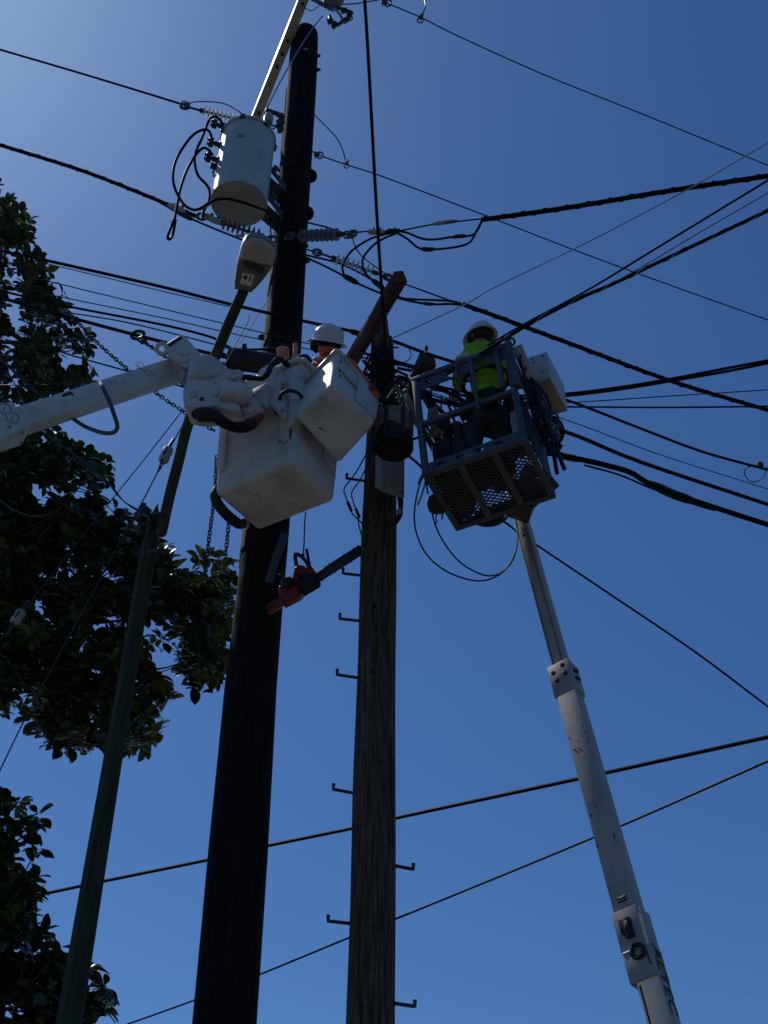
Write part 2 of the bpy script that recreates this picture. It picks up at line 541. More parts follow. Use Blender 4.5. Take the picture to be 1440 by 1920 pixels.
# white fibreglass crossarm on the pole top, runs towards the camera
zc = PY(552, 75, YD).z - 0.15
A0, A1 = PZ(473, 238, zc), PZ(580, -30, zc)
A1 = A0 + (A1 - A0) * 1.12
X = (A1 - A0).normalized(); Yv = V((0, 0, 1)).cross(X).normalized(); Zv = X.cross(Yv)
mb = MB().beam(A0, A1, 0.13, 0.15, bevel=0.012)
xarm = framed(mb, 'crossarm', M['armgrey'], (A0 + A1) / 2, X, Yv, Zv, upole, label='pale fibreglass crossarm')
mb = MB()
for t in (0.12, 0.42, 0.5, 0.58, 0.8):
    q = A0.lerp(A1, t) - V((0, 0, 0.08))
    mb.lathe(q, (0, 0, -1), [(0, 0.022), (0.02, 0.022), (0.021, 0.012), (0.05, 0.012)], 8)
build_each(mb, 'crossarm_bolt', M['darksteel'], upole)

# old weathered pole
mbp, base2, mpts, mrs = pole_from_edges(
    [(1920, 648, 740), (1300, 668, 743), (1000, 679, 744), (850, 685, 743), (700, 694, 741), (640, 696, 738)], YM, 0.015, 7.7, rough=0.03, n=36)
opole = thing('weathered_pole', 'old weathered brown wooden pole with step bolts and a timber crossarm', 'utility pole', (base2.x, base2.y, 0))
build(mbp, 'pole_shaft', M['oldwood'], opole)
# rough-sawn gain at its head
p = PY(716, 640, YM); rr = W(20, p)
q = PY(713, 603, YM)
mb = MB().hexa([p + V((-rr, -rr * .7, -0.1)), p + V((rr * .8, -rr * .7, -0.1)), p + V((rr * .8, rr * .7, -0.1)), p + V((-rr, rr * .7, -0.1)),
                q + V((-rr * .5, -rr * .6, -0.06)), q + V((rr * .65, -rr * .6, 0.02)), q + V((rr * .65, rr * .6, 0.02)), q + V((-rr * .5, rr * .6, -0.06))], 0.012)
build(mb, 'pole_head', M['oldwood'], opole)
# step bolts
for x0, y0, x1, y1 in ((684, 903, 650, 897), (676, 1080, 643, 1075), (672, 1165, 637, 1160), (670, 1272, 632, 1265), (660, 1488, 625, 1480),
                       (653, 1732, 615, 1727), (742, 1622, 775, 1630), (740, 1880, 778, 1887)):
    a, b = PY(x0 + (8 if x1 < x0 else -8), y0, YM - 0.02), PY(x1, y1, YM - 0.1)
    up = V((0, 0, 1)) * W(9, b) * 1.1
    pts = [a, a.lerp(b, .5), a.lerp(b, .93), b, b + up * .35, b + up]
    mb = MB().tube(pts, 0.0125, 8)
    mb.tube([b + up, b + up * 1.18], [0.016, 0.013], 8)
    build(mb, 'step_bolt', M['darksteel'], opole)
# knots and bore holes
for x, y, r in ((702, 1135, 4), (699, 1258, 4), (715, 1428, 5), (683, 1687, 8), (731, 1695, 4.5), (663, 1781, 6), (725, 1018, 3.5), (735, 1270, 4), (700, 1505, 3)):
    e = PY(x, y, YM)
    axis = V((PY(702, y, YM).x, YM, e.z))
    dx = e.x - axis.x
    rad = W(40, e)
    yy = YM - math.sqrt(max(0.0004, rad * rad - dx * dx)) - 0.003
    e = PY(x, y, yy)
    nrm = V((dx, yy - YM, 0)).normalized()
    s, u = perp(nrm)
    R_ = W(r, e)
    mb = MB().lathe(e - nrm * 0.03, nrm, [(0, R_), (0.028, R_ * 1.0), (0.033, R_ * .7), (0.02, R_ * .35)], 10)
    build(mb, 'bore_hole', M['ink'], opole)
# gaff marks: short splintered pits left by climbers' spikes
mb = MB()
rng = random.Random(77)
for k in range(150):
    y = rng.uniform(960, 1915)
    hw = 32 + (y - 1000) / 920 * 13
    x = 709 - (y - 1000) / 920 * 15 + rng.uniform(-.86, .86) * hw
    e = PY(x, y, YM)
    c = PY(709 - (y - 1000) / 920 * 15, y, YM)
    rad = W(hw, e) * .99
    dx = e.x - c.x
    e = PY(x, y, YM - math.sqrt(max(0.0004, rad * rad - dx * dx)) - .001)
    nrm = V((dx, e.y - YM, 0)).normalized()
    sd = nrm.cross(V((0, 0, 1)))
    mb.box(e, sd, V((rng.uniform(-.12, .12), 0, 1)).normalized(), nrm, rng.uniform(.002, .006), rng.uniform(.008, .035), .0025, .001, 1)
build(mb, 'gaff_marks', M['ink'], opole, kind='stuff')
# drying cracks: narrow wedge inlays
mb = MB()
for pts_ in ([(698, 1150), (706, 1200), (712, 1270), (718, 1340), (724, 1400)], [(733, 1380), (735, 1480), (737, 1590)], [(707, 1560), (708, 1640), (712, 1700)],
             [(670, 1720), (673, 1800), (674, 1880)], [(697, 1750), (703, 1830)]):
    w_ = []
    for x, y in pts_:
        e = PY(x, y, YM); cx = PY(702, y, YM).x; rad = W(41, e) * (1 if y > 1300 else .86)
        yy = YM - math.sqrt(max(0.0004, rad * rad - (e.x - cx) ** 2)) - 0.002
        w_.append(PY(x, y, yy))
    mb.tube(catmull(w_, 5), 0.006, 5)
build(mb, 'drying_cracks', M['ink'], opole, kind='stuff')

# big timber crossarm leaning over the old pole's head
zc2 = PY(720, 600, YM).z + 0.05
def timber(p0, p1, w, h, name, m, parent, up=V((0, 0, 1)), **kw):
    X = (p1 - p0).normalized(); Yv = up.cross(X).normalized(); Zv = X.cross(Yv)
    return framed(MB().beam(p0, p1, w, h, up, 0.01), name, M[m], (p0 + p1) / 2, X, Yv, Zv, parent, **kw)
T1 = PY(752, 518, 6.95)
T0 = PY(657, 680, 8.25)
timber(T0, T1, 0.095, 0.125, 'crossarm', 'timber', opole, V((-0.35, -0.3, 0.9)).normalized(), label='reddish timber crossarm with pale sunlit edge')
mb = MB()
for t in (0.1, 0.85, 0.93):
    q = T0.lerp(T1, t)
    mb.lathe(q - V((0.03, 0.06, 0.08)), (-.1, -.4, -1), [(0, 0.02), (0.02, 0.02), (0.021, 0.01), (0.045, 0.01)], 8)
build_each(mb, 'crossarm_bolt', M['darksteel'], opole)
# lower dark crossarm whose block end shows behind the basket
timber(PY(757, 775, 8.35), PY(803, 672, 7.75), 0.15, 0.17, 'crossarm', 'darktimber', opole, label='short dark crossarm end beside the basket')
mb = MB().lathe(PY(799, 655, 7.8), (0, 0, 1), [(-0.05, 0.012), (0.0, 0.012), (0.0, 0.02), (0.03, 0.02)], 8)
build_each(mb, 'crossarm_bolt', M['darksteel'], opole)
mb = MB().tube([PY(715, 672, 7.95), PY(760, 684, 7.9), PY(795, 694, 7.85)], 0.022, 8)
build_each(mb, 'brace_rod', M['darksteel'], opole)
mb = MB().tube([PY(652, 668, 8.2), PY(690, 672, 8.1), PY(735, 690, 7.9)], 0.01, 6)
build_each(mb, 'brace_rod', M['steel'], opole)
# tangle of taped wires round the old pole's neck
mb = MB()
rng = random.Random(3)
for k in range(30):
    y0 = rng.uniform(665, 805)
    pts = []
    for s in range(5):
        pts.append(PY(684 + s * (15 + 5 * (k % 3 == 0)) + rng.uniform(-4, 4), y0 + rng.uniform(-22, 22), 7.82 - 0.05 * sin(s / 4 * pi) - rng.uniform(0, 0.06)))
    mb.tube(catmull(pts, 4), rng.choice([0.006, 0.009, 0.013]), 6)
for k in range(7):
    x0 = 700 + k * 6
    mb.tube(catmull([PY(x0, 640 + rng.uniform(-10, 30), 7.84), PY(x0 + rng.uniform(-8, 8), 720, 7.8), PY(x0 + rng.uniform(-5, 8), 800, 7.8), PY(x0, 850, 7.82)], 4), rng.choice([0.006, 0.01]), 6)
build(mb, 'wire_tangle', M['cable'], opole, kind='stuff')
mb = MB()
for k in range(7):
    x0 = 745 + k * 1.6
    mb.tube(catmull([PY(x0, 930, 7.88), PY(x0 + rng.uniform(-3, 5), 950, 7.86), PY(x0 - rng.uniform(-3, 8), 962 + k, 7.88), PY(742, 985, 7.9)], 4), 0.005, 5)
build(mb, 'hanging_pair_wires', M['cable'], opole, kind='stuff')
for pts_ in ([(690, 845), (668, 885), (646, 915), (648, 930), (655, 950), (662, 965), (676, 978), (684, 990)],
             [(692, 865), (675, 900), (660, 922), (662, 940), (670, 962), (673, 985), (680, 1010), (686, 1025)]):
    mb = MB().tube(catmull([PY(x, y, 7.9) for x, y in pts_], 5), 0.006, 6)
    x, y = pts_[4]
    mb.tube([PY(x - 3, y - 8, 7.9), PY(x + 4, y + 8, 7.9)], 0.014, 6)
    build(mb, 'drop_wire', M['cable'], opole)

# grey cabinet on the old pole
pa, pb, pc = PY(714, 921, 7.7), PY(759, 936, 7.7), PY(702, 913, 7.86)
k_ = V((0, 0, 1)) * 0.62
pd = pc + (pb - pa)
t = thing('junction_cabinet', 'plain grey metal cabinet strapped to the old pole under the canvas bucket', 'cabinet', pc)
mb = MB().hexa([pa, pb, pd, pc, pa + k_, pb + k_, pd + k_, pc + k_], 0.012)
build(mb, 'cabinet_body', M['cabinet'], t)
nf = (pb - pa).normalized(); out = V((nf.y, -nf.x, 0))
mb = MB().hexa([pa + nf * .02 + out * .003 + k_ * .04, pb - nf * .02 + out * .003 + k_ * .04, pb - nf * .02 + k_ * .04, pa + nf * .02 + k_ * .04,
                pa + nf * .02 + out * .01 + k_ * .97, pb - nf * .02 + out * .01 + k_ * .97, pb - nf * .02 + k_ * .97, pa + nf * .02 + k_ * .97], 0.003)
build(mb, 'cabinet_door', M['cabinet'], t)
mb = MB()
for q in (.15, .85):
    mb.lathe(pa.lerp(pb, q) + k_ * .1 + out * .008, out, [(0, .008), (.01, .008)], 8)
build_each(mb, 'door_screw', M['darksteel'], t)

# ------------------------------------------------------------------ transformer
YT = 8.35
tb = PY(448, 383, YT)
tr_ = W(52.5, tb)
h_ = 0.2
for _ in range(40):                                  # height of the tank found from its top rim
    from_top = tb + V((0, 0, h_))
    d = from_top - CAM
    py = 960 - FPX * d.dot(U) / d.dot(F)
    h_ += (py - 262) * 0.004
trf = thing('transformer', 'grey cylindrical pole transformer hung on the black pole', 'transformer', tb)
mb = MB().lathe(tb, (0, 0, 1), [(0.028, tr_ * .6), (0.03, tr_ * .93), (0.012, tr_ * .965), (0.0, tr_), (0.03, tr_ * 1.0), (h_ * .5, tr_ * 1.0), (h_ - .03, tr_)], 56)
build(mb, 'tank', M['tank'], trf)
mb = MB().lathe(tb + V((0, 0, h_ - .03)), (0, 0, 1), [(0, tr_ * 1.0), (0.0, tr_ * 1.05), (0.035, tr_ * 1.05), (0.045, tr_ * 1.0), (0.09, tr_ * .6), (0.1, tr_ * .1)], 48)
build(mb, 'lid', M['tank'], trf)
mb = MB().lathe(tb + V((0.02, -0.06, 0.026)), (0, 0, -1), [(0, .03), (.02, .03), (.022, .018), (.035, .018)], 10)
build(mb, 'drain_plug', M['tank'], trf)
mb = MB()
for a in (0.3, 1.2, 2.3, 3.6, 4.6, 5.5):
    d_ = V((cos(a), sin(a), 0)); e_ = V((-sin(a), cos(a), 0))
    mb.box(tb + d_ * tr_ * 1.05 + V((0, 0, h_ - .015)), d_, e_, V((0, 0, 1)), .014, .03, .03, .004)
build_each(mb, 'lid_clamp', M['galv'], trf)
mb = MB().tube([tb + V((cos(a) * tr_, sin(a) * tr_, h_ * .955)) for a in [2 * pi * i / 48 for i in range(49)]], .006, 6)
mb.tube([tb + V((cos(a) * tr_ * .985, sin(a) * tr_ * .985, .014)) for a in [2 * pi * i / 48 for i in range(49)]], .008, 6)
build_each(mb, 'weld_seam', M['tank'], trf)
# high voltage bushing
bb = tb + V((tr_ * .62, -.02, h_ + 0.03))
prof = [(0, .06)]
for k in range(6):
    prof += [(.02 + k * .05, .035), (.032 + k * .05, .062 - .003 * k), (.04 + k * .05, .06 - .003 * k), (.05 + k * .05, .035)]
prof += [(.34, .03), (.38, .03)]
mb = MB().lathe(bb, (0.05, 0, 1), prof, 16)
build(mb, 'high_voltage_bushing', M['shedgrey'], trf)
mb = MB().lathe(bb + V((0.015, 0, .3)), (0, 0, 1), [(0, .055), (.1, .06), (.16, .045), (.2, .02)], 14)
build(mb, 'bushing_cap', M['lampgrey'], trf)
# low voltage lugs on the left side
lugs = []
for px, py in ((419, 238), (403, 269), (401, 298)):
    p = PY(px, py, YT - .12)
    ctr = V((tb.x, tb.y, p.z))
    dirn = (p - ctr); dirn.z = 0; dirn.normalize()
    q = ctr + dirn * tr_
    mb = MB().lathe(q - dirn * .01, dirn, [(0, .05), (.02, .05), (.03, .03), (.07, .03), (.08, .022), (.12, .022)], 10)
    e = q + dirn * .11
    mb.box(e, dirn, V((0, 0, 1)), dirn.cross(V((0, 0, 1))), .03, .07, .022, .006)
    for k in (-1, 1):
        mb.lathe(e + V((0, 0, .04 * k)) - dirn * .02, dirn, [(0, .018), (.07, .018)], 6)
    build(mb, 'low_voltage_lug', M['darksteel'], trf)
    lugs.append(e + V((0, 0, .05)))
p = PY(402, 312, YT - .1); ctr = V((tb.x, tb.y, p.z)); dirn = (p - ctr); dirn.z = 0; dirn.normalize()
mb = MB().box(ctr + dirn * (tr_ + .02), dirn, V((0, 0, 1)), dirn.cross(V((0, 0, 1))), .05, .025, .03, .005)
mb.tube([ctr + dirn * (tr_ + .0), ctr + dirn * (tr_ + .03) - V((0, 0, .12)), ctr + dirn * tr_ - V((0, 0, .2))], .012, 6)
build(mb, 'ground_lug', M['galv'], trf)
mb = MB().box(PY(451, 253, YT - tr_ - .012), V((1, 0, 0)), V((0, 1, 0)), V((0, 0, 1)), .035, .003, .02, .001)
build(mb, 'rating_plate', M['steel'], trf)
# hanger brackets to the pole
for frac in (0.2, 0.62):
    z_ = tb.z + h_ * frac
    pc_ = PY(548, 330, YD)
    to = V((pc_.x - tb.x, YD - tb.y, 0)); dist = to.length; to.normalize()
    sd = V((-to.y, to.x, 0))
    mb = MB()
    for s in (-1, 1):
        a = V((tb.x, tb.y, z_ + .16)) + to * (tr_ - .02) + sd * .09 * s
        b = V((tb.x, tb.y, z_)) + to * (dist - .1) + sd * .09 * s
        mb.beam(a, b + V((0, 0, .03)), .018, .09, bevel=.004)
    mb.beam(V((tb.x, tb.y, z_ - .02)) + to * (tr_ - .02), V((tb.x, tb.y, z_ - .02)) + to * (dist - .12), .2, .02, bevel=.004)
    build(mb, 'hanger_bracket', M['galv'], trf)
    mb = MB().lathe(V((tb.x, tb.y, z_ + h_ * .1)) + to * (tr_ - .005) - sd * .16, to, [(0, .03), (.06, .03), (.065, .015), (.1, .015)], 8)
    build_each(mb, 'bracket_bolt', M['galv'], trf)

# ------------------------------------------------------------------ street lamp
lp = []
lr = []
for x, y, w in ((129, 1920, 46), (209, 1440, 34), (234, 1296, 31), (267, 1100, 30), (287, 985, 27)):
    p = PY(x, y, YL); lp.append(p); lr.append(W(w / 2, p))
d = lp[0] - lp[1]
lp.insert(0, lp[0] + d * ((lp[0].z + .2) / -d.z)); lr.insert(0, lr[0] * 1.1)
lamp = thing('street_lamp', 'street lamp on a slim greenish wooden post, grey head numbered 41', 'street lamp', (lp[0].x, lp[0].y, 0))
vs, fs = [], []
for i, p in enumerate(lp):
    r = lr[i]
    c = .35
    sec = [(1, -c), (1, c), (c, 1), (-c, 1), (-1, c), (-1, -c), (-c, -1), (c, -1)]
    vs += [p + V((a * r, b * r, 0)) for a, b in sec]
for i in range(len(lp) - 1):
    for j in range(8):
        k = (j + 1) % 8
        fs.append([i * 8 + j, i * 8 + k, (i + 1) * 8 + k, (i + 1) * 8 + j])
tip = PY(296, 943, YL)
o_ = (len(lp) - 1) * 8
vs.append(tip)
for j in range(8):
    fs.append([o_ + j, o_ + (j + 1) % 8, len(vs) - 1])
build(MB().add(vs, fs), 'post', M['lampwood'], lamp, angle=25)
apts = [(303, 998, 8.34), (318, 930, 8.3), (334, 868, 8.2), (351, 800, 8.0), (376, 735, 7.6), (405, 665, 7.05), (430, 605, 6.55), (456, 546, 6.15)]
ap = [PY(*a) for a in apts]
mb = MB().tube(catmull(ap, 5), [W(10.2, p) * (1.0) for p in catmull(ap, 5)], 14)
build(mb, 'arm', M['lampwood'], lamp)
mb = MB().sphere(PY(303, 997, 8.34), .05)
for x, y in ((291, 965), (283, 1035)):
    mb.tube([PY(x - 14, y + 3, 8.38), PY(x + 16, y - 3, 8.26)], .02, 8)
    mb.sphere(PY(x + 20, y - 3, 8.28), .035)
build(mb, 'arm_clamp', M['darksteel'], lamp)
# head: outline lies in a nearly level plane at the arm's end
hn = V((-0.12, 0.10, 1)).normalized()
ho = ap[-1]
outl = [(440, 542), (440, 528), (444, 500), (451, 470), (456, 455), (463, 446), (474, 443), (490, 445), (506, 452), (517, 464), (520, 478), (513, 497), (497, 520), (480, 540), (470, 549), (463, 546), (453, 543)]
op = [pplane(x, y, ho, hn) for x, y in outl]
cen = sum(op, V()) / len(op)
mb = MB()
lay = [(-0.008, .94), (0.0, 1.0), (0.05, 1.0), (0.09, .9), (0.125, .66), (0.14, .3)]
n_ = len(op)
vs = [cen + (p - cen) * s + hn * z for z, s in lay for p in op]
fs = [[i * n_ + j, i * n_ + (j + 1) % n_, (i + 1) * n_ + (j + 1) % n_, (i + 1) * n_ + j] for i in range(len(lay) - 1) for j in range(n_)]
fs += [list(range(n_)), [(len(lay) - 1) * n_ + j for j in range(n_)]]
head = build(MB().add(vs, fs), 'lamp_head', M['lamphead'], lamp)
lens_o = [(449, 483), (453, 468), (459, 455), (465, 449), (474, 446), (490, 448), (504, 455), (514, 465), (517, 477), (510, 497)]
lo = [pplane(x, y, ho - hn * .012, hn) for x, y in lens_o]
lc = sum(lo, V()) / len(lo)
n_ = len(lo)
lay = [(0.008, 1.0), (-0.012, .99), (-0.03, .88), (-0.04, .6)]
vs = [lc + (p - lc) * s + hn * z for z, s in lay for p in lo]
fs = [[i * n_ + j, i * n_ + (j + 1) % n_, (i + 1) * n_ + (j + 1) % n_, (i + 1) * n_ + j] for i in range(3) for j in range(n_)]
fs += [[3 * n_ + j for j in range(n_)]]
build(MB().add(vs, fs), 'lens', M['lens'], head)
mb = MB()
for k in range(7):
    x = 460 + k * 5.6; y = 487 + k * 2.3
    a = pplane(x, y, ho - hn * .013, hn); b = pplane(x - 1.5, y + 13, ho - hn * .013, hn)
    mb.beam(a, b, W(3.0, a), .012, hn)
build_each(mb, 'reflection_bar', M['darksteel'], head)  # dark bars imitate a barcode-like reflection on the lamp underside
mb = MB()
a, b, c_, d_ = [pplane(x, y, ho - hn * .012, hn) for x, y in ((455, 511), (477, 516), (471, 537), (450, 532))]
mb.prism([a, b, c_, d_], hn * .006)
plate = build(mb, 'number_plate', M['sticker'], head)

def text_mesh(txt, size, o, X, Y, m, name, parent, depth_=0.001):
    cu = bpy.data.curves.new(name, 'FONT')
    cu.body = txt; cu.size = size; cu.align_x = 'CENTER'; cu.align_y = 'CENTER'; cu.extrude = depth_
    cu.offset = size * 0.012
    to = bpy.data.objects.new('text_tmp', cu)
    COL.objects.link(to)
    dg = bpy.context.evaluated_depsgraph_get()
    me = bpy.data.meshes.new_from_object(to.evaluated_get(dg))
    bpy.data.objects.remove(to)
    X = X.normalized(); Z = X.cross(Y).normalized(); Y = Z.cross(X)
    base = ORG[parent.name]
    me.transform(Matrix.Translation(o - base) @ Matrix((X, Y, Z)).transposed().to_4x4())
    me.materials.clear(); me.materials.append(m)
    ob = bpy.data.objects.new(name, me)
    COL.objects.link(ob)
    ob.parent = parent
    ORG[ob.name] = base
    return ob
c0 = pplane(464, 522, ho - hn * .0135, hn)
xx = pplane(474, 525, ho - hn * .0135, hn) - c0
yy = pplane(467, 512, ho - hn * .0135, hn) - c0
text_mesh('41', W(19, c0), c0, xx, yy, M['ink'], 'numerals', head, .0006)

# ------------------------------------------------------------------ wires
def extend(pts, a, b):
    pts = list(pts)
    if a: pts.insert(0, pts[0] + (pts[0] - pts[1]).normalized() * a)
    if b: pts.append(pts[-1] + (pts[-1] - pts[-2]).normalized() * b)
    return pts

def wpts(px, Y0, Y1=None, level=None, k=5):
    """photo points to space: between depths Y0..Y1, or level at the first point's height (+level metres at the end)"""
    ln = [0]
    for a, b in zip(px, px[1:]):
        ln.append(ln[-1] + math.hypot(b[0] - a[0], b[1] - a[1]))
    if level is None:
        raw = [PY(x, y, Y0 + ((Y0 if Y1 is None else Y1) - Y0) * l / ln[-1]) for (x, y), l in zip(px, ln)]
    else:
        z0 = PY(px[0][0], px[0][1], Y0).z
        raw = [PZ(x, y, z0 + level * l / ln[-1]) for (x, y), l in zip(px, ln)]
    return raw

def wire(px, w, label, Y0, Y1=None, level=None, m='cable', cat='cable', group=None, name='cable', ext=(0, 0), k=5, n=7, wrap=None):
    raw = wpts(px, Y0, Y1, level)
    pts = extend(catmull(raw, k), *ext)
    mid = pts[len(pts) // 2]
    r = max(0.0035, W(w / 2, mid))
    o = build(MB().tube(pts, r, n), name, M[m], None, label, cat, group)
    if wrap:
        turns, wm = wrap
        seg = extend(catmull(raw, 24), *ext)
        L = [0]
        for a, b in zip(seg, seg[1:]): L.append(L[-1] + (b - a).length)
        tot = L[-1]; N = int(turns * 10)
        hp = []
        j = 0
        for i in range(N + 1):
            s = tot * i / N
            while j < len(L) - 2 and L[j + 1] < s: j += 1
            q = seg[j].lerp(seg[j + 1], (s - L[j]) / max(1e-6, L[j + 1] - L[j]))
            t = (seg[j + 1] - seg[j]).normalized()
            s_, u_ = perp(t)
            a = 2 * pi * i / 10 + 1.6 * noise.noise(V((i * .03, turns, 3.3)))
            hp.append(q + (s_ * cos(a) + u_ * sin(a)) * r * (1.05 + .16 * noise.noise(V((i * .09, r * 99, turns)))))
        build(MB().tube(hp, r * .24, 5), 'lashing_wire', M[wm], o)
    return o

def sleeve(parent, px, Y0, w, Y1=None, m='rubber', name='splice_sleeve', pts3=None):
    p = pts3 or [PY(x, y, Y0 + ((Y0 if Y1 is None else Y1) - Y0) * i / (len(px) - 1)) for i, (x, y) in enumerate(px)]
    pts = catmull(p, 6)
    r = W(w / 2, p[0])
    N = len(pts) - 1
    mb = MB().tube(pts, [r * (0.45 + 0.55 * min(1, min(i, N - i) / (N * .22))) for i in range(N + 1)], 9)
    return build(mb, name, M[m], parent)

# --- high lines
zt = zc
lev = {}
wt = wire([(723, 5), (790, 33), (860, 68), (1020, 140), (1200, 212), (1440, 310)], 2.6, 'thin bare line running from the top edge down to the upper right', 8.0, level=0, m='wire', cat='power line', name='power_line', ext=(0, 8))
wire([(592, 289), (650, 309), (720, 332), (905, 402), (1080, 470), (1260, 536), (1440, 600)], 2.6, 'thin bare line from the black pole below the transformer top sloping to the right edge', YD, level=0, m='wire', cat='power line', name='power_line', ext=(0, 8))
w3 = wire([(0, 93), (170, 143), (330, 192), (348, 198)], 4.2, 'highest black line at upper left ending at the white insulator', 10.2, 10.35, m='cable', cat='power line', name='power_line', ext=(6, 0))
wire([(0, 272), (145, 317), (250, 357), (330, 390), (372, 407)], 7.5, 'thick lashed aerial cable entering at upper left below the top line', 8.6, 8.75, m='cable', cat='cable', name='lashed_cable', ext=(5, 0), wrap=(34, 'cable'))
wa = wire([(300, 380), (340, 402), (400, 428), (462, 453)], 4, 'black cable dropping behind the street lamp head', 8.6, 8.7)
sleeve(wa, [(330, 396), (348, 405), (362, 412)], 8.6, 10)
# big cable coming over the camera
wire([(681, -40), (690, 100), (704, 360), (714, 520), (722, 640), (725, 760)], 6.5, 'thick black cable passing straight overhead down to the old pole', 5.2, 7.75, ext=(4, 0), k=8)
# lashed cables to the right
wb = wire([(903, 412), (1060, 390), (1260, 357), (1440, 330)], 10, 'thick lashed cable rising to the right edge from the double loop', 8.3, level=0, name='lashed_cable', ext=(0, 6), wrap=(40, 'cable'))
wire([(866, 570), (930, 593), (1060, 641), (1260, 715), (1440, 769)], 8.5, 'thick lashed cable passing over the right worker down to the right edge', 7.6, level=0, name='lashed_cable', ext=(0, 6), wrap=(44, 'cable'))
wire([(790, 728), (870, 683), (985, 612), (1080, 562), (1150, 532), (1270, 475), (1440, 395)], 7, 'black cable with shiny spiral lashing rising to the right above the basket', 7.3, level=0, name='lashed_cable', ext=(0, 5), wrap=(26, 'strand'))
wire([(752, 738), (860, 680), (975, 612), (1100, 545), (1230, 466), (1440, 338)], 4, 'glossy black wire rising right just above the spiral lashed cable', 7.6, level=0, ext=(0, 5))
wire([(880, 672), (985, 610), (1100, 556), (1190, 508), (1320, 431), (1440, 362)], 2, 'thin wire between the glossy wire and the spiral lashed cable', 7.5, level=0, m='wire', name='thin_wire', ext=(0, 5))
wire([(738, 633), (870, 572), (925, 540), (1100, 455), (1290, 355), (1440, 268)], 2.6, 'thin bright steel wire from the old pole head rising to the upper right', YM - .1, level=0, m='strand', cat='guy wire', name='guy_wire', ext=(0, 5))
# slack loops between the insulator and the lashed cable
YI = 8.35
wire([(655, 437), (700, 433), (745, 433), (810, 421), (860, 415), (905, 410)], 3, 'straight black wire with grey splice left of the lashed cable', YI, 8.3)
sleeve(bpy.data.objects[[o.name for o in COL.objects][-1]], [(808, 421), (835, 417), (860, 414)], 8.32, 8, m='lampgrey')
wc = wire([(738, 433), (762, 436), (790, 447), (815, 449), (850, 444), (885, 441), (897, 428), (904, 412)], 4.5, 'upper of the two slack black loops below the grey splice', YI, 8.3)
sleeve(wc, [(846, 445), (862, 443), (876, 443)], 8.31, 8)
wd = wire([(742, 435), (765, 449), (783, 464), (803, 468), (850, 464), (880, 455), (893, 434), (904, 413)], 4.5, 'lower of the two slack black loops below the grey splice', YI, 8.3)
sleeve(wd, [(788, 466), (802, 468), (816, 467)], 8.32, 9)
wire([(748, 434), (715, 441), (690, 450), (660, 470), (645, 492), (642, 503), (645, 516)], 4.5, 'outer black jumper curving down left beside the white insulator', YI, 8.2)
wire([(748, 436), (722, 446), (700, 460), (681, 484), (682, 507), (700, 527), (724, 545)], 4.5, 'inner black jumper curving across the white insulator', YI - .05, 8.1)
wire([(660, 444), (668, 466), (685, 486), (735, 522)], 2.5, 'thin jumper from the grey insulator to the crossarm', YI, 8.0, m='wire', name='thin_wire')
wire([(575, 417), (612, 426), (648, 438)], 3.5, 'short black lead from the black pole to the grey insulator end', 8.7, YI)
we = wire([(572, 478), (607, 486), (640, 495), (690, 520), (724, 545), (748, 557), (770, 561), (840, 564), (868, 570)], 4.5, 'black cable running just under the white insulator past the timber crossarm', 8.8, 7.6)
sleeve(we, [(697, 524), (710, 534), (722, 544)], 8.05, 11)
wf = wire([(572, 482), (607, 498), (642, 516), (672, 532), (712, 549), (750, 560), (800, 570), (845, 570), (870, 573)], 4.5, 'lower black cable with sagging sleeve under the white insulator', 8.8, 7.62)
sleeve(wf, [(642, 516), (658, 524), (672, 532)], 8.4, 11)
sleeve(wf, [(790, 568), (803, 570), (815, 570)], 7.8, 7)
wire([(697, 509), (735, 526), (765, 535), (845, 564), (870, 571)], 3, 'thin black line beyond the white insulator joining the lashed cable', 7.9, 7.6)
# pole to pole and left bundle
YW = 8.55
wg = wire([(0, 470), (85, 488), (300, 537), (430, 570), (560, 600), (640, 617), (720, 634), (800, 663), (880, 688)], 6.5, 'thick black cable crossing from upper left behind the black pole to the basket', 8.2, 8.15, ext=(5, 0))
sleeve(wg, [(655, 621), (668, 624), (680, 628)], 8.18, 11)
wire([(60, 488), (200, 521), (330, 552), (430, 575)], 2, 'thin wire hugging the underside of the topmost thick cable at left', 8.2, 8.18, m='wire', name='thin_wire')
wire([(40, 514), (85, 526), (300, 578), (400, 602), (560, 640), (620, 654)], 2.2, 'upper of two thin wires below the topmost thick cable', 8.2, 8.3, m='wire', name='thin_wire', ext=(5, 0))
wh = wire([(90, 551), (120, 558), (300, 595), (420, 622), (490, 637), (590, 657)], 2.2, 'lower of two thin wires, with a small clamp beside the black pole', 8.2, 8.3, m='wire', name='thin_wire', ext=(5, 0))
build(MB().sphere(PY(490, 632, 8.25), .035), 'wire_clamp', M['darksteel'], wh)
wire([(0, 545), (120, 573), (300, 608), (395, 632), (420, 646), (445, 655), (500, 655), (560, 655)], 5, 'black cable bending behind the lamp arm onto the splice closure', 8.1, 7.9, ext=(5, 0))
wire([(120, 585), (240, 605), (380, 640), (440, 657)], 2.8, 'thin wire ending at the hoist hook left of the boom head', 8.0, 7.9, m='wire', name='thin_wire')
wire([(0, 558), (130, 595), (300, 640), (440, 674)], 7, 'lowest thick black cable crossing the chain at left', 8.0, 7.9, ext=(5, 0))
wire([(0, 622), (130, 665), (225, 692), (345, 726), (430, 752)], 3.2, 'black wire passing behind the white boom', 8.0, 8.1, ext=(4, 0))
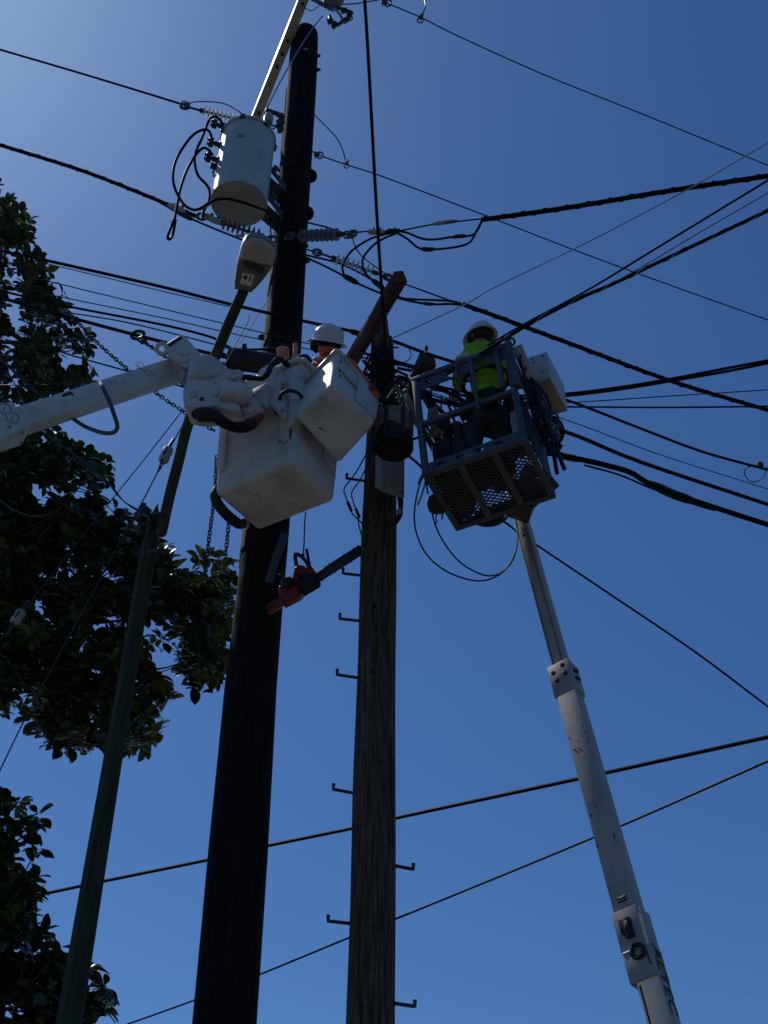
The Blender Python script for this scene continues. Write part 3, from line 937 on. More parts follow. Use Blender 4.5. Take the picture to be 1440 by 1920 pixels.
# right bundle, from the old pole behind the basket
R_ = [
    ([(745, 705), (870, 735), (960, 742), (1065, 738), (1170, 725), (1260, 710), (1360, 691), (1440, 676)], 5.5, 'upper strand of the twin cables rising right of the control box'),
    ([(745, 710), (870, 742), (960, 748), (1065, 742), (1170, 729), (1255, 715), (1360, 697), (1440, 681)], 5.5, 'lower strand of the twin cables rising right of the control box'),
    ([(745, 715), (900, 760), (1065, 755), (1250, 743), (1440, 731)], 2.2, 'thin wire just above the level black cable at right'),
    ([(745, 720), (900, 764), (1065, 763), (1250, 764), (1440, 762)], 3.6, 'level black cable right of the control box'),
    ([(745, 690), (860, 712), (960, 723), (1065, 751), (1200, 803), (1320, 848), (1440, 881)], 5.5, 'black cable with a small wire loop clipped near the right edge'),
    ([(745, 725), (900, 745), (1060, 787), (1230, 850), (1440, 917)], 2, 'thin wire between two thick cables at lower right'),
    ([(745, 735), (900, 770), (1058, 809), (1200, 866), (1440, 946)], 8, 'thick black cable second from the bottom of the right hand bundle'),
    ([(850, 800), (950, 825), (1040, 852), (1090, 862), (1130, 871), (1180, 885), (1220, 908), (1290, 935), (1440, 984)], 11, 'thickest cable at the bottom of the right bundle with a rusty sleeve'),
]
for i, (px, w, lab) in enumerate(R_):
    o = wire(px, w, lab, 8.0 if i < 7 else 7.7, level=0 if i < 7 else None, Y1=None if i < 7 else 9.2, ext=(0, 6), m='wire' if w < 3 else 'cable', name='thin_wire' if w < 3 else 'cable')
    if i == 4:
        z_ = PY(745, 690, 8.0).z
        q = PZ(1425, 872, z_)
        mb = MB().box(q, V((1, 0, 0)), V((0, 1, 0)), V((0, 0, 1)), .03, .02, .03, .005)
        mb.tube(catmull([PZ(x, y, z_) for x, y in ((1424, 872), (1402, 876), (1396, 888), (1405, 901), (1418, 903), (1432, 893), (1437, 878), (1446, 868))], 6), .006, 6)
        build(mb, 'clipped_loop', M['wire'], o)
    if i == 7:
        sleeve(o, None, 0, 14, m='rust' if 'rust' in M else 'peach', pts3=[o.matrix_basis.translation * 0 + PY(1046, 853, 8.33), PY(1068, 858, 8.37), PY(1088, 863, 8.41)], name='rusty_sleeve')
        sleeve(o, None, 0, 18, pts3=[PY(1215, 904, 8.7), PY(1260, 926, 8.82), PY(1310, 943, 8.92)], name='tape_wrap')
        mb = MB().tube(catmull([PY(1035, 845, 8.3), PY(1085, 858, 8.4), PY(1130, 869, 8.5)], 5), .012, 6)
        mb.tube(catmull([PY(1095, 872, 8.42), PY(1160, 890, 8.55), PY(1220, 915, 8.7), PY(1300, 945, 8.9), PY(1340, 957, 9.0)], 5), .01, 6)
        build_each(mb, 'companion_wire', M['cable'], o)
for px, lab in (([(820, 722), (850, 740), (880, 755)], 'upper short black cable showing through the basket rails'),
                ([(800, 718), (840, 738), (905, 768)], 'middle short black cable showing through the basket rails'),
                ([(775, 765), (800, 800), (822, 835)], 'short black cable behind the left basket post'),
                ([(745, 835), (800, 815), (860, 800)], 'black cable rising behind the basket from the canvas bucket'),
                ([(745, 840), (775, 862), (800, 885)], 'black cable falling from the canvas bucket to the basket corner')):
    wire(px, 5, lab, 7.9, 8.1)
wire([(800, 745), (830, 705), (870, 672)], 3.5, 'thin black line crossing the basket toe the steep way', 7.7, 7.9)
# far lines, low
wire([(40, 1685), (200, 1651), (390, 1612), (500, 1586), (660, 1553), (745, 1533), (1085, 1460), (1440, 1382)], 7, 'upper of two long cables crossing behind both poles low in view', 13.0, level=0.1, ext=(6, 6))
wire([(240, 1920), (360, 1877), (485, 1828), (650, 1760), (742, 1723), (1118, 1568), (1440, 1427)], 4, 'lower of two long lines crossing behind both poles low in view', 13.0, level=0.3, m='cable', ext=(6, 6))
wire([(940, 975), (1005, 1021), (1130, 1105), (1300, 1220), (1440, 1325)], 4, 'black line sloping from under the basket past the boom to the right edge', 8.6, 9.6, ext=(0, 6))

# fine wires at upper left: lamp feed, jumpers
wire([(352, 197), (365, 191), (400, 191), (425, 196), (446, 208), (468, 224)], 2.2, 'thin jumper looping over the white insulator at the crossarm end', 10.3, 10.2, m='wire', name='jumper_wire')
wire([(588, 214), (612, 238), (632, 260), (643, 283), (649, 306)], 2.2, 'thin jumper curving from the black pole to a silver clamp', YD - .2, YD, m='wire', name='jumper_wire')
wire([(640, 8), (665, 7), (690, 3), (718, -2)], 2.4, 'short jumper between the fuse cutout and the top line clamp', 8.1, 8.0, m='wire', name='jumper_wire')
wire([(793, -10), (798, 8), (795, 20), (790, 28)], 2.4, 'short jumper dropping from the top edge to a silver clamp', 8.0, 7.9, m='wire', name='jumper_wire')
wire([(605, 30), (585, 55), (562, 90), (530, 145), (502, 200), (492, 225)], 2.6, 'pale lead running down from the fuse cutout to the transformer bushing', 8.3, YT, m='strand', name='jumper_wire')
wire([(570, 15), (585, 20), (600, 9)], 1.6, 'tiny wire bow beside the fuse cutout bracket', 8.2, 8.2, m='wire', name='jumper_wire')
wire([(468, 590), (462, 610), (430, 668), (412, 700)], 2, 'thin pale wire hanging from the lamp head', 7.6, 7.9, m='strand', name='thin_wire')
wire([(500, 565), (465, 620), (425, 675)], 2, 'thin twisted wire left of the black pole below the lamp head', 8.5, 8.2, m='wire', name='thin_wire')
wire([(742, 645), (760, 648), (770, 660), (768, 673), (755, 680), (744, 676)], 2, 'small wire ring right of the old pole head', 7.95, 7.95, m='wire', name='thin_wire')
# transformer leads
YL_ = 8.2
wire([(419, 236), (412, 224), (402, 219), (391, 228), (378, 260), (366, 288), (366, 310), (372, 330), (386, 345), (393, 358), (391, 378), (382, 395), (380, 405)], 5.5, 'long black transformer lead with a pale edge making an S curve', YL_, 8.35)
wire([(397, 258), (392, 246), (382, 243), (360, 255), (335, 290), (325, 320), (327, 350), (342, 380), (358, 392), (372, 392), (392, 380), (412, 373), (440, 375), (480, 388), (512, 400)], 5.5, 'black transformer lead making the widest loop and crossing the tank bottom', YL_ - .1, 8.25)
wire([(398, 290), (390, 280), (380, 278), (366, 292), (350, 320), (338, 355), (332, 385), (327, 410), (315, 440), (317, 449), (324, 440), (329, 412)], 5.5, 'black transformer lead ending in a hanging hairpin loop', YL_ - .05, 8.3)
wire([(515, 400), (507, 408), (507, 425), (508, 445)], 3, 'short black wire at the black pole edge below the transformer', 8.6, 8.6)

# guys and drops at left, with strain insulators
g1 = wire([(348, 762), (270, 862), (195, 955), (110, 1062), (40, 1150)], 2.2, 'thin guy wire from the boom head down to the left strain insulator', 8.5, 8.9, m='wire', cat='guy wire', name='guy_wire')
g2 = wire([(356, 772), (330, 820), (311, 853), (295, 886), (262, 950), (200, 1062), (130, 1192), (50, 1342), (-10, 1465)], 2.6, 'long guy wire with a pale strain insulator beside the lamp post', 8.3, 8.9, m='wire', cat='guy wire', name='guy_wire', ext=(0, 4))
def strain(cx, cy, dx, dy, L, w, Y, label):
    a, b = PY(cx - dx * L / 2, cy - dy * L / 2, Y), PY(cx + dx * L / 2, cy + dy * L / 2, Y)
    X = (b - a).normalized(); s, u = perp(X)
    r = W(w / 2, a); l = (b - a).length
    t_ = thing('strain_insulator', label, 'insulator', (a + b) / 2)
    mb = MB().lathe(a, X, [(0, r * .5), (l * .06, r * .85), (l * .14, r), (l * .4, r), (l * .44, r * .82), (l * .56, r * .82), (l * .6, r), (l * .86, r), (l * .94, r * .85), (l, r * .5)], 12)
    build(mb, 'insulator_body', M['lampgrey'], t_)
    mb = MB()
    for k in (-1, 1):
        mb.tube(catmull([a - X * .12, a + s * r * .6 * k, a + X * l * .5 + s * r * 1.03 * k, b + s * r * .6 * k, b + X * .12], 4), .009, 6)
    build_each(mb, 'wire_loop', M['wire'], t_)
strain(311, 853, -.42, .9, 30, 20, 8.33, 'pale strain insulator in the guy wire beside the lamp post')
strain(34, 1157, -.55, .83, 30, 19, 8.9, 'pale strain insulator against the tree at the left edge')
wire([(35, 1160), (15, 1185), (-20, 1225)], 2.2, 'guy wire below the left strain insulator', 8.9, 9.0, m='wire', cat='guy wire', name='guy_wire', ext=(0, 3))
wire([(75, 805), (120, 838), (165, 870), (200, 902), (222, 930), (250, 953), (278, 962)], 2.6, 'slack service wire hanging from the boom shade to the lamp post', 8.6, 8.4, m='wire', name='service_wire')
wire([(185, 888), (205, 905), (220, 925), (235, 942), (262, 957), (284, 968), (278, 1000)], 2.4, 'second slack service wire twisted beside the first near the lamp post', 8.5, 8.35, m='wire', name='service_wire')
wire([(-10, 930), (30, 958), (75, 969), (110, 955), (145, 918), (175, 885)], 2.6, 'slack wire hanging in a shallow bow before the tree', 9.2, 8.6, m='wire', name='service_wire', ext=(3, 0))
wire([(-10, 722), (70, 722), (150, 717), (215, 712)], 2, 'level thin wire before the tree just above the boom', 8.4, 8.2, m='wire', name='service_wire', ext=(3, 0))
wire([(-10, 660), (30, 700), (80, 745), (110, 775)], 6, 'flat grey strap slanting before the tree at the left edge', 8.6, 8.2, m='lampwood', cat='strap', name='strap', ext=(3, 0))
wire([(14, 695), (30, 725), (48, 762)], 2.4, 'thin cord beside the slanting grey strap', 8.5, 8.3, m='wire', name='cord')

# equipment on the lamp post top
t = thing('terminal_box', 'dark clamp and terminal cluster on the lamp post top', 'fitting', PY(280, 965, 8.4))
mb = MB()
rng = random.Random(11)
for k in range(9):
    p = PY(262 + rng.uniform(0, 22), 952 + rng.uniform(0, 45), 8.3 + rng.uniform(0, .15))
    mb.box(p, V((cos(k), sin(k), 0)), V((-sin(k), cos(k), 0)), V((0, 0, 1)), rng.uniform(.02, .05), .025, rng.uniform(.02, .05), .006)
build(mb, 'clamp_body', M['darksteel'], t)
mb = MB().tube(catmull([PY(268, 965, 8.25), PY(280, 972, 8.2), (PY(276, 995, 8.2)), PY(271, 1030, 8.25), PY(272, 1050, 8.3)], 5), .012, 6)
build(mb, 'lead', M['wire'], t)

# ------------------------------------------------------------------ insulator strings
shed_mesh = {}
def string(a, b, f0, f1, n, w, m, label, clamp=True):
    X = (b - a).normalized(); s, u = perp(X)
    L = (b - a).length
    r = W(w / 2, a)
    t_ = thing('insulator', label, 'insulator', a)
    mb = MB().tube([a, b], r * .2, 8)
    mb.tube([a.lerp(b, f0 - .09), a.lerp(b, f0 - .02)], r * .42, 8)
    mb.tube([a.lerp(b, f1 + .02), a.lerp(b, f1 + .09)], r * .42, 8)
    build(mb, 'rod', M['darksteel'], t_)
    key = (round(r, 3), m)
    if key not in shed_mesh:
        q = MB().lathe((0, 0, 0), (1, 0, 0), [(-.02, r * .26), (-.011, r * .42), (-.004, r * .97), (.003, r), (.007, r * .9), (.01, r * .42), (.02, r * .26)], 20)
        shed_mesh[key] = make_mesh('shed', q.v, q.f, M[m])
    for i in range(n):
        inst(shed_mesh[key], 'shed', a.lerp(b, f0 + (f1 - f0) * i / (n - 1)), X, s, u, t_)
    if clamp:
        for e, d in ((a, -1), (b, 1)):
            mb = MB().ring(e + X * d * r * .5, X, u, r * .75, r * .22, 14, 6)
            mb.tube([e, e + X * d * r * .4], r * .35, 8)
            build(mb, 'end_fitting', M['galv'], t_)
    return t_
string(PD(352, 201, 10.25, (466, 229)), PY(466, 229, 10.25), .29, .78, 8, 22, 'porcelain', 'white shed insulator at the crossarm end beside the transformer top')
string(PY(384, 408, 8.45), PD(505, 447, 8.45, (384, 408)), .3, .82, 8, 24, 'shedgrey', 'grey shed insulator under the transformer above the lamp head')
string(PY(548, 443, 8.58), PY(655, 439, 8.3), .18, .78, 8, 24, 'shedgrey', 'grey shed insulator reaching right from the black pole')
string(PD(600, 475, 8.2, (660, 497)), PD(722, 518, 8.2, (660, 497)), .27, .8, 8, 22, 'porcelain', 'bright white shed insulator between the black pole and the timber crossarm')
wire([(576, 468), (590, 472), (603, 476)], 3, 'short wire tying the bright white insulator to the black pole', 8.75, 8.55, m='wire', name='thin_wire')

# clamps and connectors
def clampset(px, py, Y, ang, label, s=1.0, bright=True):
    p = PY(px, py, Y)
    k = W(1, p) * s
    t_ = thing('wire_clamp', label, 'clamp', p)
    X = (R * cos(ang) + U * sin(ang)); Yn = (U * cos(ang) - R * sin(ang)); Z = F * -1
    mb = MB().ring(p - X * 4 * k, X, Yn, 6 * k, 1.6 * k, 14, 6)
    mb.box(p + X * 2 * k, X, Yn, Z, 5 * k, 4 * k, 3 * k, k)
    build(mb, 'clamp_body', M['galv'], t_)
    mb = MB().tube([p + X * 6 * k - Yn * 2 * k, p + X * 13 * k - Yn * 3 * k], 1.6 * k, 7)
    mb.lathe(p + X * 3 * k + Yn * 3 * k, Yn, [(0, 2 * k), (3 * k, 2 * k), (3 * k, 1.2 * k), (6 * k, 1.2 * k)], 8)
    build(mb, 'clamp_bolt', M['steel'], t_)
clampset(349, 197, 10.33, -.3, 'galvanised dead end clamp at the highest left line')
clampset(596, 290, YD - .05, pi - .3, 'galvanised dead end clamp at the black pole right side', 1.0)
clampset(650, 308, YD, 1.4, 'bright line clamp hanging right of the black pole', .75)
clampset(723, 4, 8.0, pi - .35, 'galvanised dead end clamp at the top edge right of the overhead cable', 1.1)
clampset(789, 34, 7.9, 1.3, 'bright line clamp on the thin top line', .9)
clampset(655, 440, 8.33, .1, 'grey dead end clamp at the end of the grey insulator', 1.1)
def connector(pts, Y, w, label, m='lampgrey'):
    p = [PY(x, y, Y) for x, y in pts]
    t_ = thing('cable_connector', label, 'connector', p[0])
    X = (p[-1] - p[0]).normalized()
    r = W(w / 2, p[0])
    mb = MB().tube(catmull(p, 4), [r * (1 - .35 * abs(2 * i / (len(catmull(p, 4)) - 1) - 1) ** 3) for i in range(len(catmull(p, 4)))], 10)
    build(mb, 'connector_body', M[m], t_)
    s, u = perp(X)
    mb = MB()
    for f in (.3, .7):
        q = p[0].lerp(p[-1], f)
        mb.lathe(q - u * r * .8, u, [(0, r * .35), (r * 2.1, r * .35), (r * 2.1, r * .5), (r * 2.6, r * .5)], 8)
    build_each(mb, 'connector_bolt', M['galv'], t_)
connector([(316, 384), (330, 389), (346, 396)], 8.55, 11, 'grey connector where the lashed cable ends left of the transformer leads')
connector([(382, 403), (396, 410), (412, 418)], 8.4, 13, 'grey connector joined to the grey insulator under the transformer')
connector([(372, 394), (385, 387), (398, 380)], 8.3, 6, 'pale sleeve on the wide transformer lead')
connector([(690, 434), (702, 435), (722, 435)], YI - .02, 11, 'grey wedge connector left of the overhead cable')
connector([(722, 435), (735, 433), (750, 432)], YI - .02, 9, 'black taped joint where the slack loops gather', 'rubber')
connector([(440, 442), (470, 443), (485, 446)], 8.5, 6, 'short grey wedge clamp above the lamp head')

# ------------------------------------------------------------------ fuse cutout at the top
p = PY(625, 22, 8.3)
k = W(1, p)
t = thing('fuse_cutout', 'dark grey fuse cutout hanging beside the crossarm at the top edge', 'fuse cutout', p)
mb = MB().tube([PY(578, -6, 8.35), PY(612, 12, 8.3)], 4 * k, 10)
build(mb, 'bracket_arm', M['galv'], t)
mb = MB().lathe(PY(630, -16, 8.3), PY(613, 34, 8.3) - PY(630, -16, 8.3), [(0, 8 * k), (4 * k, 17 * k), (16 * k, 20 * k), (24 * k, 20 * k), (28 * k, 16 * k), (36 * k, 18 * k), (44 * k, 17 * k), (50 * k, 12 * k), (56 * k, 6 * k)], 18)
build(mb, 'porcelain_body', M['shedgrey'], t)
mb = MB().tube([PY(628, 14, 8.25), PY(646, 42, 8.25)], 2.6 * k, 8)
build(mb, 'fuse_tube', M['steel'], t)
mb = MB().tube(catmull([PY(618, 30, 8.25), PY(622, 42, 8.25), PY(632, 47, 8.25), PY(642, 40, 8.25), PY(652, 36, 8.25), PY(660, 24, 8.25)], 4), 3.4 * k, 8)
for x, y, a in ((619, 40, .3), (627, 47, 1.0), (648, 38, .6), (655, 27, 1.2), (645, 20, .2)):
    X = R * cos(a) + U * sin(a); Y_ = U * cos(a) - R * sin(a)
    mb.box(PY(x, y, 8.25), X, Y_, F, 6 * k, 4 * k, 5 * k, k)
mb.tube([PY(625, 12, 8.25), PY(645, 18, 8.25), PY(660, 24, 8.25)], 3.5 * k, 8)
mb.ring(PY(657, 34, 8.22), R, U, 4 * k, 1.3 * k, 12, 5)
build(mb, 'contact_hooks', M['darksteel'], t)
# small arrester between the crossarm foot and the black pole
t = thing('surge_arrester', 'small dark arrester between the crossarm foot and the black pole', 'surge arrester', PY(515, 213, 8.6))
mb = MB().tube([PY(498, 206, 8.6), PY(530, 217, 8.7)], .03, 10)
build(mb, 'arrester_bracket', M['darksteel'], t)
mb = MB().lathe(PY(527, 214, 8.6), (0, .2, -1), [(0, .03), (.04, .055), (.08, .035), (.13, .06), (.18, .035), (.24, .05), (.3, .03)], 12)
build(mb, 'arrester_body', M['darksteel'], t)
mb = MB().tube(catmull([PY(505, 233, 8.5), PY(515, 236, 8.5), PY(522, 232, 8.55)], 4), .012, 6)
mb.tube(catmull([PY(500, 246, 8.6), PY(515, 240, 8.6), PY(523, 235, 8.6)], 4), .01, 6)
build(mb, 'arrester_lead', M['wire'], t)

# ------------------------------------------------------------------ splice closure behind the boom head
t = thing('splice_closure', 'fat black splice closure on the wires behind the boom head', 'splice closure', PY(480, 680, 7.95))
a, b = PY(428, 672, 7.95), PY(532, 686, 7.95)
L = (b - a).length; r = W(22, a)
mb = MB().lathe(a, b - a, [(0, r * .75), (.01, r * .98), (.04, r), (L * .3, r), (L * .32, r * .94), (L * .7, r * .94), (L * .95, r), (L, r * .7)], 22)
build(mb, 'closure_body', M['rubber'], t)
mb = MB().box(PY(458, 655, 7.85), V((1, 0, 0)), V((0, 1, 0)), V((0, 0, 1)), .02, .03, .05, .004)
mb.lathe(a + (b - a) * .22, b - a, [(0, r * 1.06), (.03, r * 1.06)], 22)
build(mb, 'closure_strap', M['rubber'], t)
mb = MB()
mb.tube([PY(428, 684, 7.9), PY(405, 680, 7.95)], .02, 8)
mb.tube([PY(428, 668, 7.9), PY(405, 660, 7.95)], .02, 8)
build_each(mb, 'cable_end', M['cable'], t)

# ------------------------------------------------------------------ chains
lk = MB()
def stad(L, w):
    pts = []
    for i in range(7): pts.append(V((L / 2 - w + w * sin(pi * i / 6), -w * cos(pi * i / 6) * -1, 0)))
    for i in range(7): pts.append(V((-(L / 2 - w) - w * sin(pi * i / 6), -w * cos(pi * i / 6), 0)))
    return pts
st = stad(.052, .015)
lk.tube(st + [st[0]], .0056, 6, cap=False)
link_me = make_mesh('link', lk.v, lk.f, M['darksteel'])
def chain(px, Y0, Y1, label, pitch=.037):
    raw = wpts(px, Y0, Y1)
    pts = catmull(raw, 10)
    t_ = thing('chain', label, 'chain', pts[0], 'hoist chains')
    L = [0]
    for a, b in zip(pts, pts[1:]): L.append(L[-1] + (b - a).length)
    n = int(L[-1] / pitch); j = 0
    for i in range(n + 1):
        s = i * pitch
        while j < len(L) - 2 and L[j + 1] < s: j += 1
        q = pts[j].lerp(pts[j + 1], (s - L[j]) / max(1e-6, L[j + 1] - L[j]))
        X = (pts[j + 1] - pts[j]).normalized(); s_, u_ = perp(X)
        a = (pi / 4 if i % 2 else -pi / 4) + .25 * sin(i * 1.7)
        inst(link_me, 'link', q, X, s_ * cos(a) + u_ * sin(a), u_ * cos(a) - s_ * sin(a), t_)
    return t_
chain([(126, 582), (180, 640), (240, 693), (300, 742), (345, 772), (402, 808)], 7.9, 8.0, 'long slanting chain passing behind the white boom to the front bucket')
ch = chain([(262, 640), (280, 648), (300, 662), (315, 672)], 7.85, 7.75, 'short chain with a hook behind the boom cap')
mb = MB().ring(PY(258, 628, 7.86), R, U * .6 + R * .2, W(12, PY(258, 628, 7.86)), .017, 16, 6)
mb.box(PY(270, 640, 7.85), R, U, F, .03, .022, .02, .006)
build(mb, 'hook', M['darksteel'], ch)
chain([(406, 858), (402, 930), (395, 985), (388, 1045), (384, 1085)], 7.95, 8.0, 'hanging chain left of the front bucket, the farther out of the pair')
chain([(429, 980), (424, 1030), (419, 1078)], 7.95, 8.0, 'hanging chain just under the front bucket corner, the shorter of the pair')

# ------------------------------------------------------------------ left aerial lift
lift = thing('bucket_boom', 'white fibreglass bucket truck boom with two work buckets, reaching in from the left', 'aerial lift', PY(340, 690, 7.1))
# boom tube: axis runs from off frame at left to the head
Bm1, Bm0 = PY(338, 692, 7.3), PY(40, 790, 6.75)
bx = (Bm1 - Bm0).normalized()
Bm00 = Bm0 - bx * 2.6
mb = MB().beam(Bm00, Bm1, .165, .185, V((0, 0, 1)), .014)
Yb = V((0, 0, 1)).cross(bx).normalized(); Zb = bx.cross(Yb)
boom = framed(mb, 'boom_tube', M['boomwhite'], Bm0, bx, Yb, Zb, lift)
ca, cb = Bm00, PY(33, 793, 6.76)
mb = MB().beam(ca, cb, .25, .27, V((0, 0, 1)), .02)
sl = framed(mb, 'boom_sleeve', M['boomwhite'], cb, bx, Yb, Zb, lift)
mb = MB()
front = -Yb if Yb.y > 0 else Yb
for px, py in ((8, 766), (23, 783)):
    q = pplane(px, py, cb + front * .125, front)
    mb.ring(q + front * .002, bx, Zb, .05, .006, 20, 6)
    mb.box(q + front * .003, (bx + Zb).normalized(), (Zb - bx).normalized(), front, .03, .004, .002)
for px, py in ((41, 812), (39, 831), (18, 801)):
    q = pplane(px, py, cb + front * .125, front)
    mb.lathe(q, front, [(0, .014), (.012, .014)], 8)
build_each(mb, 'sleeve_bolt', M['steel'], lift)
# stencils and scuffs on the boom
mb = MB()
bf = Bm0 + front * .0825
def onboom(px, py, o=.001):
    return pplane(px, py, bf, front) + front * o
for i in range(5):
    mb.beam(onboom(118 + i * 3.3, 744 - i * 1.2), onboom(120 + i * 3.3, 739 - i * 1.2), .02, .0012, front)
mb.beam(onboom(138, 738), onboom(134, 742), .012, .0012, front)
build(mb, 'stencil', M['ink'], lift, kind='stuff')
mb = MB()
mb.beam(onboom(315, 668), onboom(328, 677), .035, .0015, front)
build_each(mb, 'warning_label', M['ink'], lift)
mb = MB()
mb.tube(catmull([onboom(258, 683, .002), onboom(265, 692, .002), onboom(275, 699, .002)], 4), .003, 5)
mb.ring(onboom(262, 685, .002), bx, Zb, .035, .003, 14, 5)
mb.ring(onboom(278, 699, .002), bx, Zb, .03, .003, 14, 5)
build(mb, 'pencil_mark', M['lampgrey'], lift)
# hose loop under the boom
mb = MB().tube(catmull([PY(187, 716, 6.85), PY(192, 726, 6.75), PY(203, 748, 6.72), PY(214, 778, 6.72), PY(220, 800, 6.75), PY(212, 811, 6.8), PY(190, 811, 6.9), PY(160, 800, 6.98), PY(135, 784, 7.0)], 6), .017, 8)
build(mb, 'hose_loop', M['galv'], lift)
mb = MB()
for k in range(3):
    mb.tube([PY(186 + k * 3, 718 + k, 6.8), PY(194 + k * 2.5, 735 + k, 6.72)], .01, 6)
build_each(mb, 'hose_clip', M['galv'], lift)

# boom head casting: silhouette in a vertical plane, real thickness behind it
zz = lambda x, y: (300 + x / 5.54, 600 + y / 5.54)
YH = 6.9
hd = [(268, 640), (285, 520), (320, 405), (400, 352), (480, 345), (560, 370), (640, 430), (692, 492), (760, 512), (800, 506), (835, 508), (868, 545), (862, 640), (850, 745), (830, 800), (835, 880), (700, 905), (560, 895), (380, 905), (255, 880), (236, 850), (236, 725)]
hp = [PY(*zz(x, y), YH) for x, y in hd]
mb = MB().prism(hp, V((0.03, .24, 0)), .018, 2)
hc = build(mb, 'boom_head', M['fibre'], lift)
# dome cover and seam
q = PY(*zz(455, 470), YH - .005)
kk = W(1 / 5.54, q)
cover = [(300, 560), (300, 470), (325, 410), (400, 360), (480, 352), (555, 378), (630, 440), (640, 520), (600, 560), (480, 590), (380, 585)]
mb = MB().prism([PY(*zz(x, y), YH - .03) for x, y in cover], V((0, .05, 0)), .018, 3)
build(mb, 'gear_cover', M['fibre'], lift)
mb = MB()
for x, y, r in ((765, 582, 42), (345, 770, 30), (573, 665, 18)):
    q = PY(*zz(x, y), YH - .012)
    mb.lathe(q, (0, -1, 0), [(0, r * kk * 1.2), (.012, r * kk * 1.2), (.016, r * kk * .9), (.004, r * kk * .7)], 16)
build_each(mb, 'pin_boss', M['fibre'], lift)
mb = MB().lathe(PY(*zz(433, 822), YH - .003), (0, -1, 0), [(0, 24 * kk), (.008, 22 * kk), (.009, 12 * kk)], 14)
build(mb, 'bolt_hole', M['ink'], lift)
# rotator cylinder and lower lip
mb = MB().lathe(PY(*zz(625, 745), YH - .07), (1, .1, -.05), [(0, .05), (.01, .085), (.03, .09), (.2, .09), (.21, .07), (.25, .07)], 22)
build(mb, 'rotator_cylinder', M['fibre'], lift)
mb = MB().prism([PY(*zz(x, y), YH - .02) for x, y in ((535, 650), (625, 660), (605, 785), (535, 775))], V((0, .05, 0)), .012)
mb.prism([PY(*zz(x, y), YH - .05) for x, y in ((560, 800), (800, 850), (830, 880), (820, 945), (700, 930), (560, 880))], V((0.02, .2, 0)), .02, 3)
build_each(mb, 'rotator_bracket', M['fibre'], lift)
# cap box on the boom end
cp = [PY(*zz(x, y), 7.0) for x, y in ((25, 262), (205, 150), (255, 158), (400, 318), (392, 350), (300, 470), (280, 500), (160, 420))]
mb = MB().prism(cp, V((0.02, .17, .03)), .016, 3)
build(mb, 'boom_cap', M['fibre'], lift)
cp = [PY(*zz(x, y), 6.997) for x, y in ((82, 255), (222, 168), (233, 190), (98, 278))]
mb = MB().prism(cp, V((0, -.003, 0)))
build_each(mb, 'warning_label', M['ink'], lift)
mb = MB().sphere(PY(*zz(258, 335), 7.0), (.05, .025, .045))
mb.tube(catmull([PY(*zz(x, y), 6.99) for x, y in ((95, 290), (180, 380), (250, 430), (280, 395))], 4), .012, 6)
build(mb, 'cap_boss', M['fibre'], lift)
mb = MB().ring(PY(*zz(22, 300), 7.02), R, U, .045, .02, 14, 6)
build(mb, 'cap_lug', M['fibre'], lift)
mb = MB().beam(PY(344, 700, 7.15), PY(352, 716, 7.0), .1, .1, bevel=.01)
build(mb, 'knuckle_link', M['boomgrey'], lift)
# corrugated hoses
def corr(pts, r, n=6):
    c = catmull(pts, 14)
    rs = [r * (1 + .13 * (1 if i % 2 else -1)) for i in range(len(c))]
    return MB().tube(c, rs, 12)
mb = corr([PY(*zz(x, y), Y) for x, y, Y in ((375, 975, 7.0), (470, 965, 6.88), (560, 985, 6.8), (640, 1050, 6.78), (760, 1110, 6.8), (880, 1110, 6.84), (960, 1070, 6.9))], W(10, PY(420, 790, 6.8)))
build(mb, 'corrugated_hose', M['rubber'], lift)
mb = MB().tube([PY(*zz(945, 1080), 6.9), PY(*zz(1050, 1000), 6.97)], [.05, .03], 10)
build(mb, 'hose_end', M['redplastic'], lift)
mb = MB().prism([PY(*zz(x, y), YH - .015) for x, y in ((375, 960), (410, 935), (560, 930), (600, 950), (600, 1000), (560, 1022), (385, 1020))], V((0, .05, 0)), .01)
build(mb, 'hose_port', M['ink'], lift)
mb = corr([PY(*zz(x, y), Y) for x, y, Y in ((872, 595, 6.9), (960, 600, 6.85), (1060, 605, 6.85), (1120, 555, 6.85), (1160, 470, 6.9), (1235, 400, 6.95), (1290, 440, 7.0), (1330, 470, 7.05))], W(5, PY(500, 700, 6.9)))
build(mb, 'hydraulic_hose', M['rubber'], lift)

# front bucket (level), axes from its visible corners
bo = V((-0.729, 7.05, 7.592))
bi = V((0.543, 0.838, 0)).normalized(); bj = V((-0.838, 0.543, 0)); bk = V((0, 0, 1))
bw, bd, bh = .600, .794, 1.12
def bpt(u, v, w):
    s = (w / bh) * .035
    return bo + bi * (u * bw + (2 * u - 1) * s) + bj * (v * bd + (2 * v - 1) * s) + bk * w

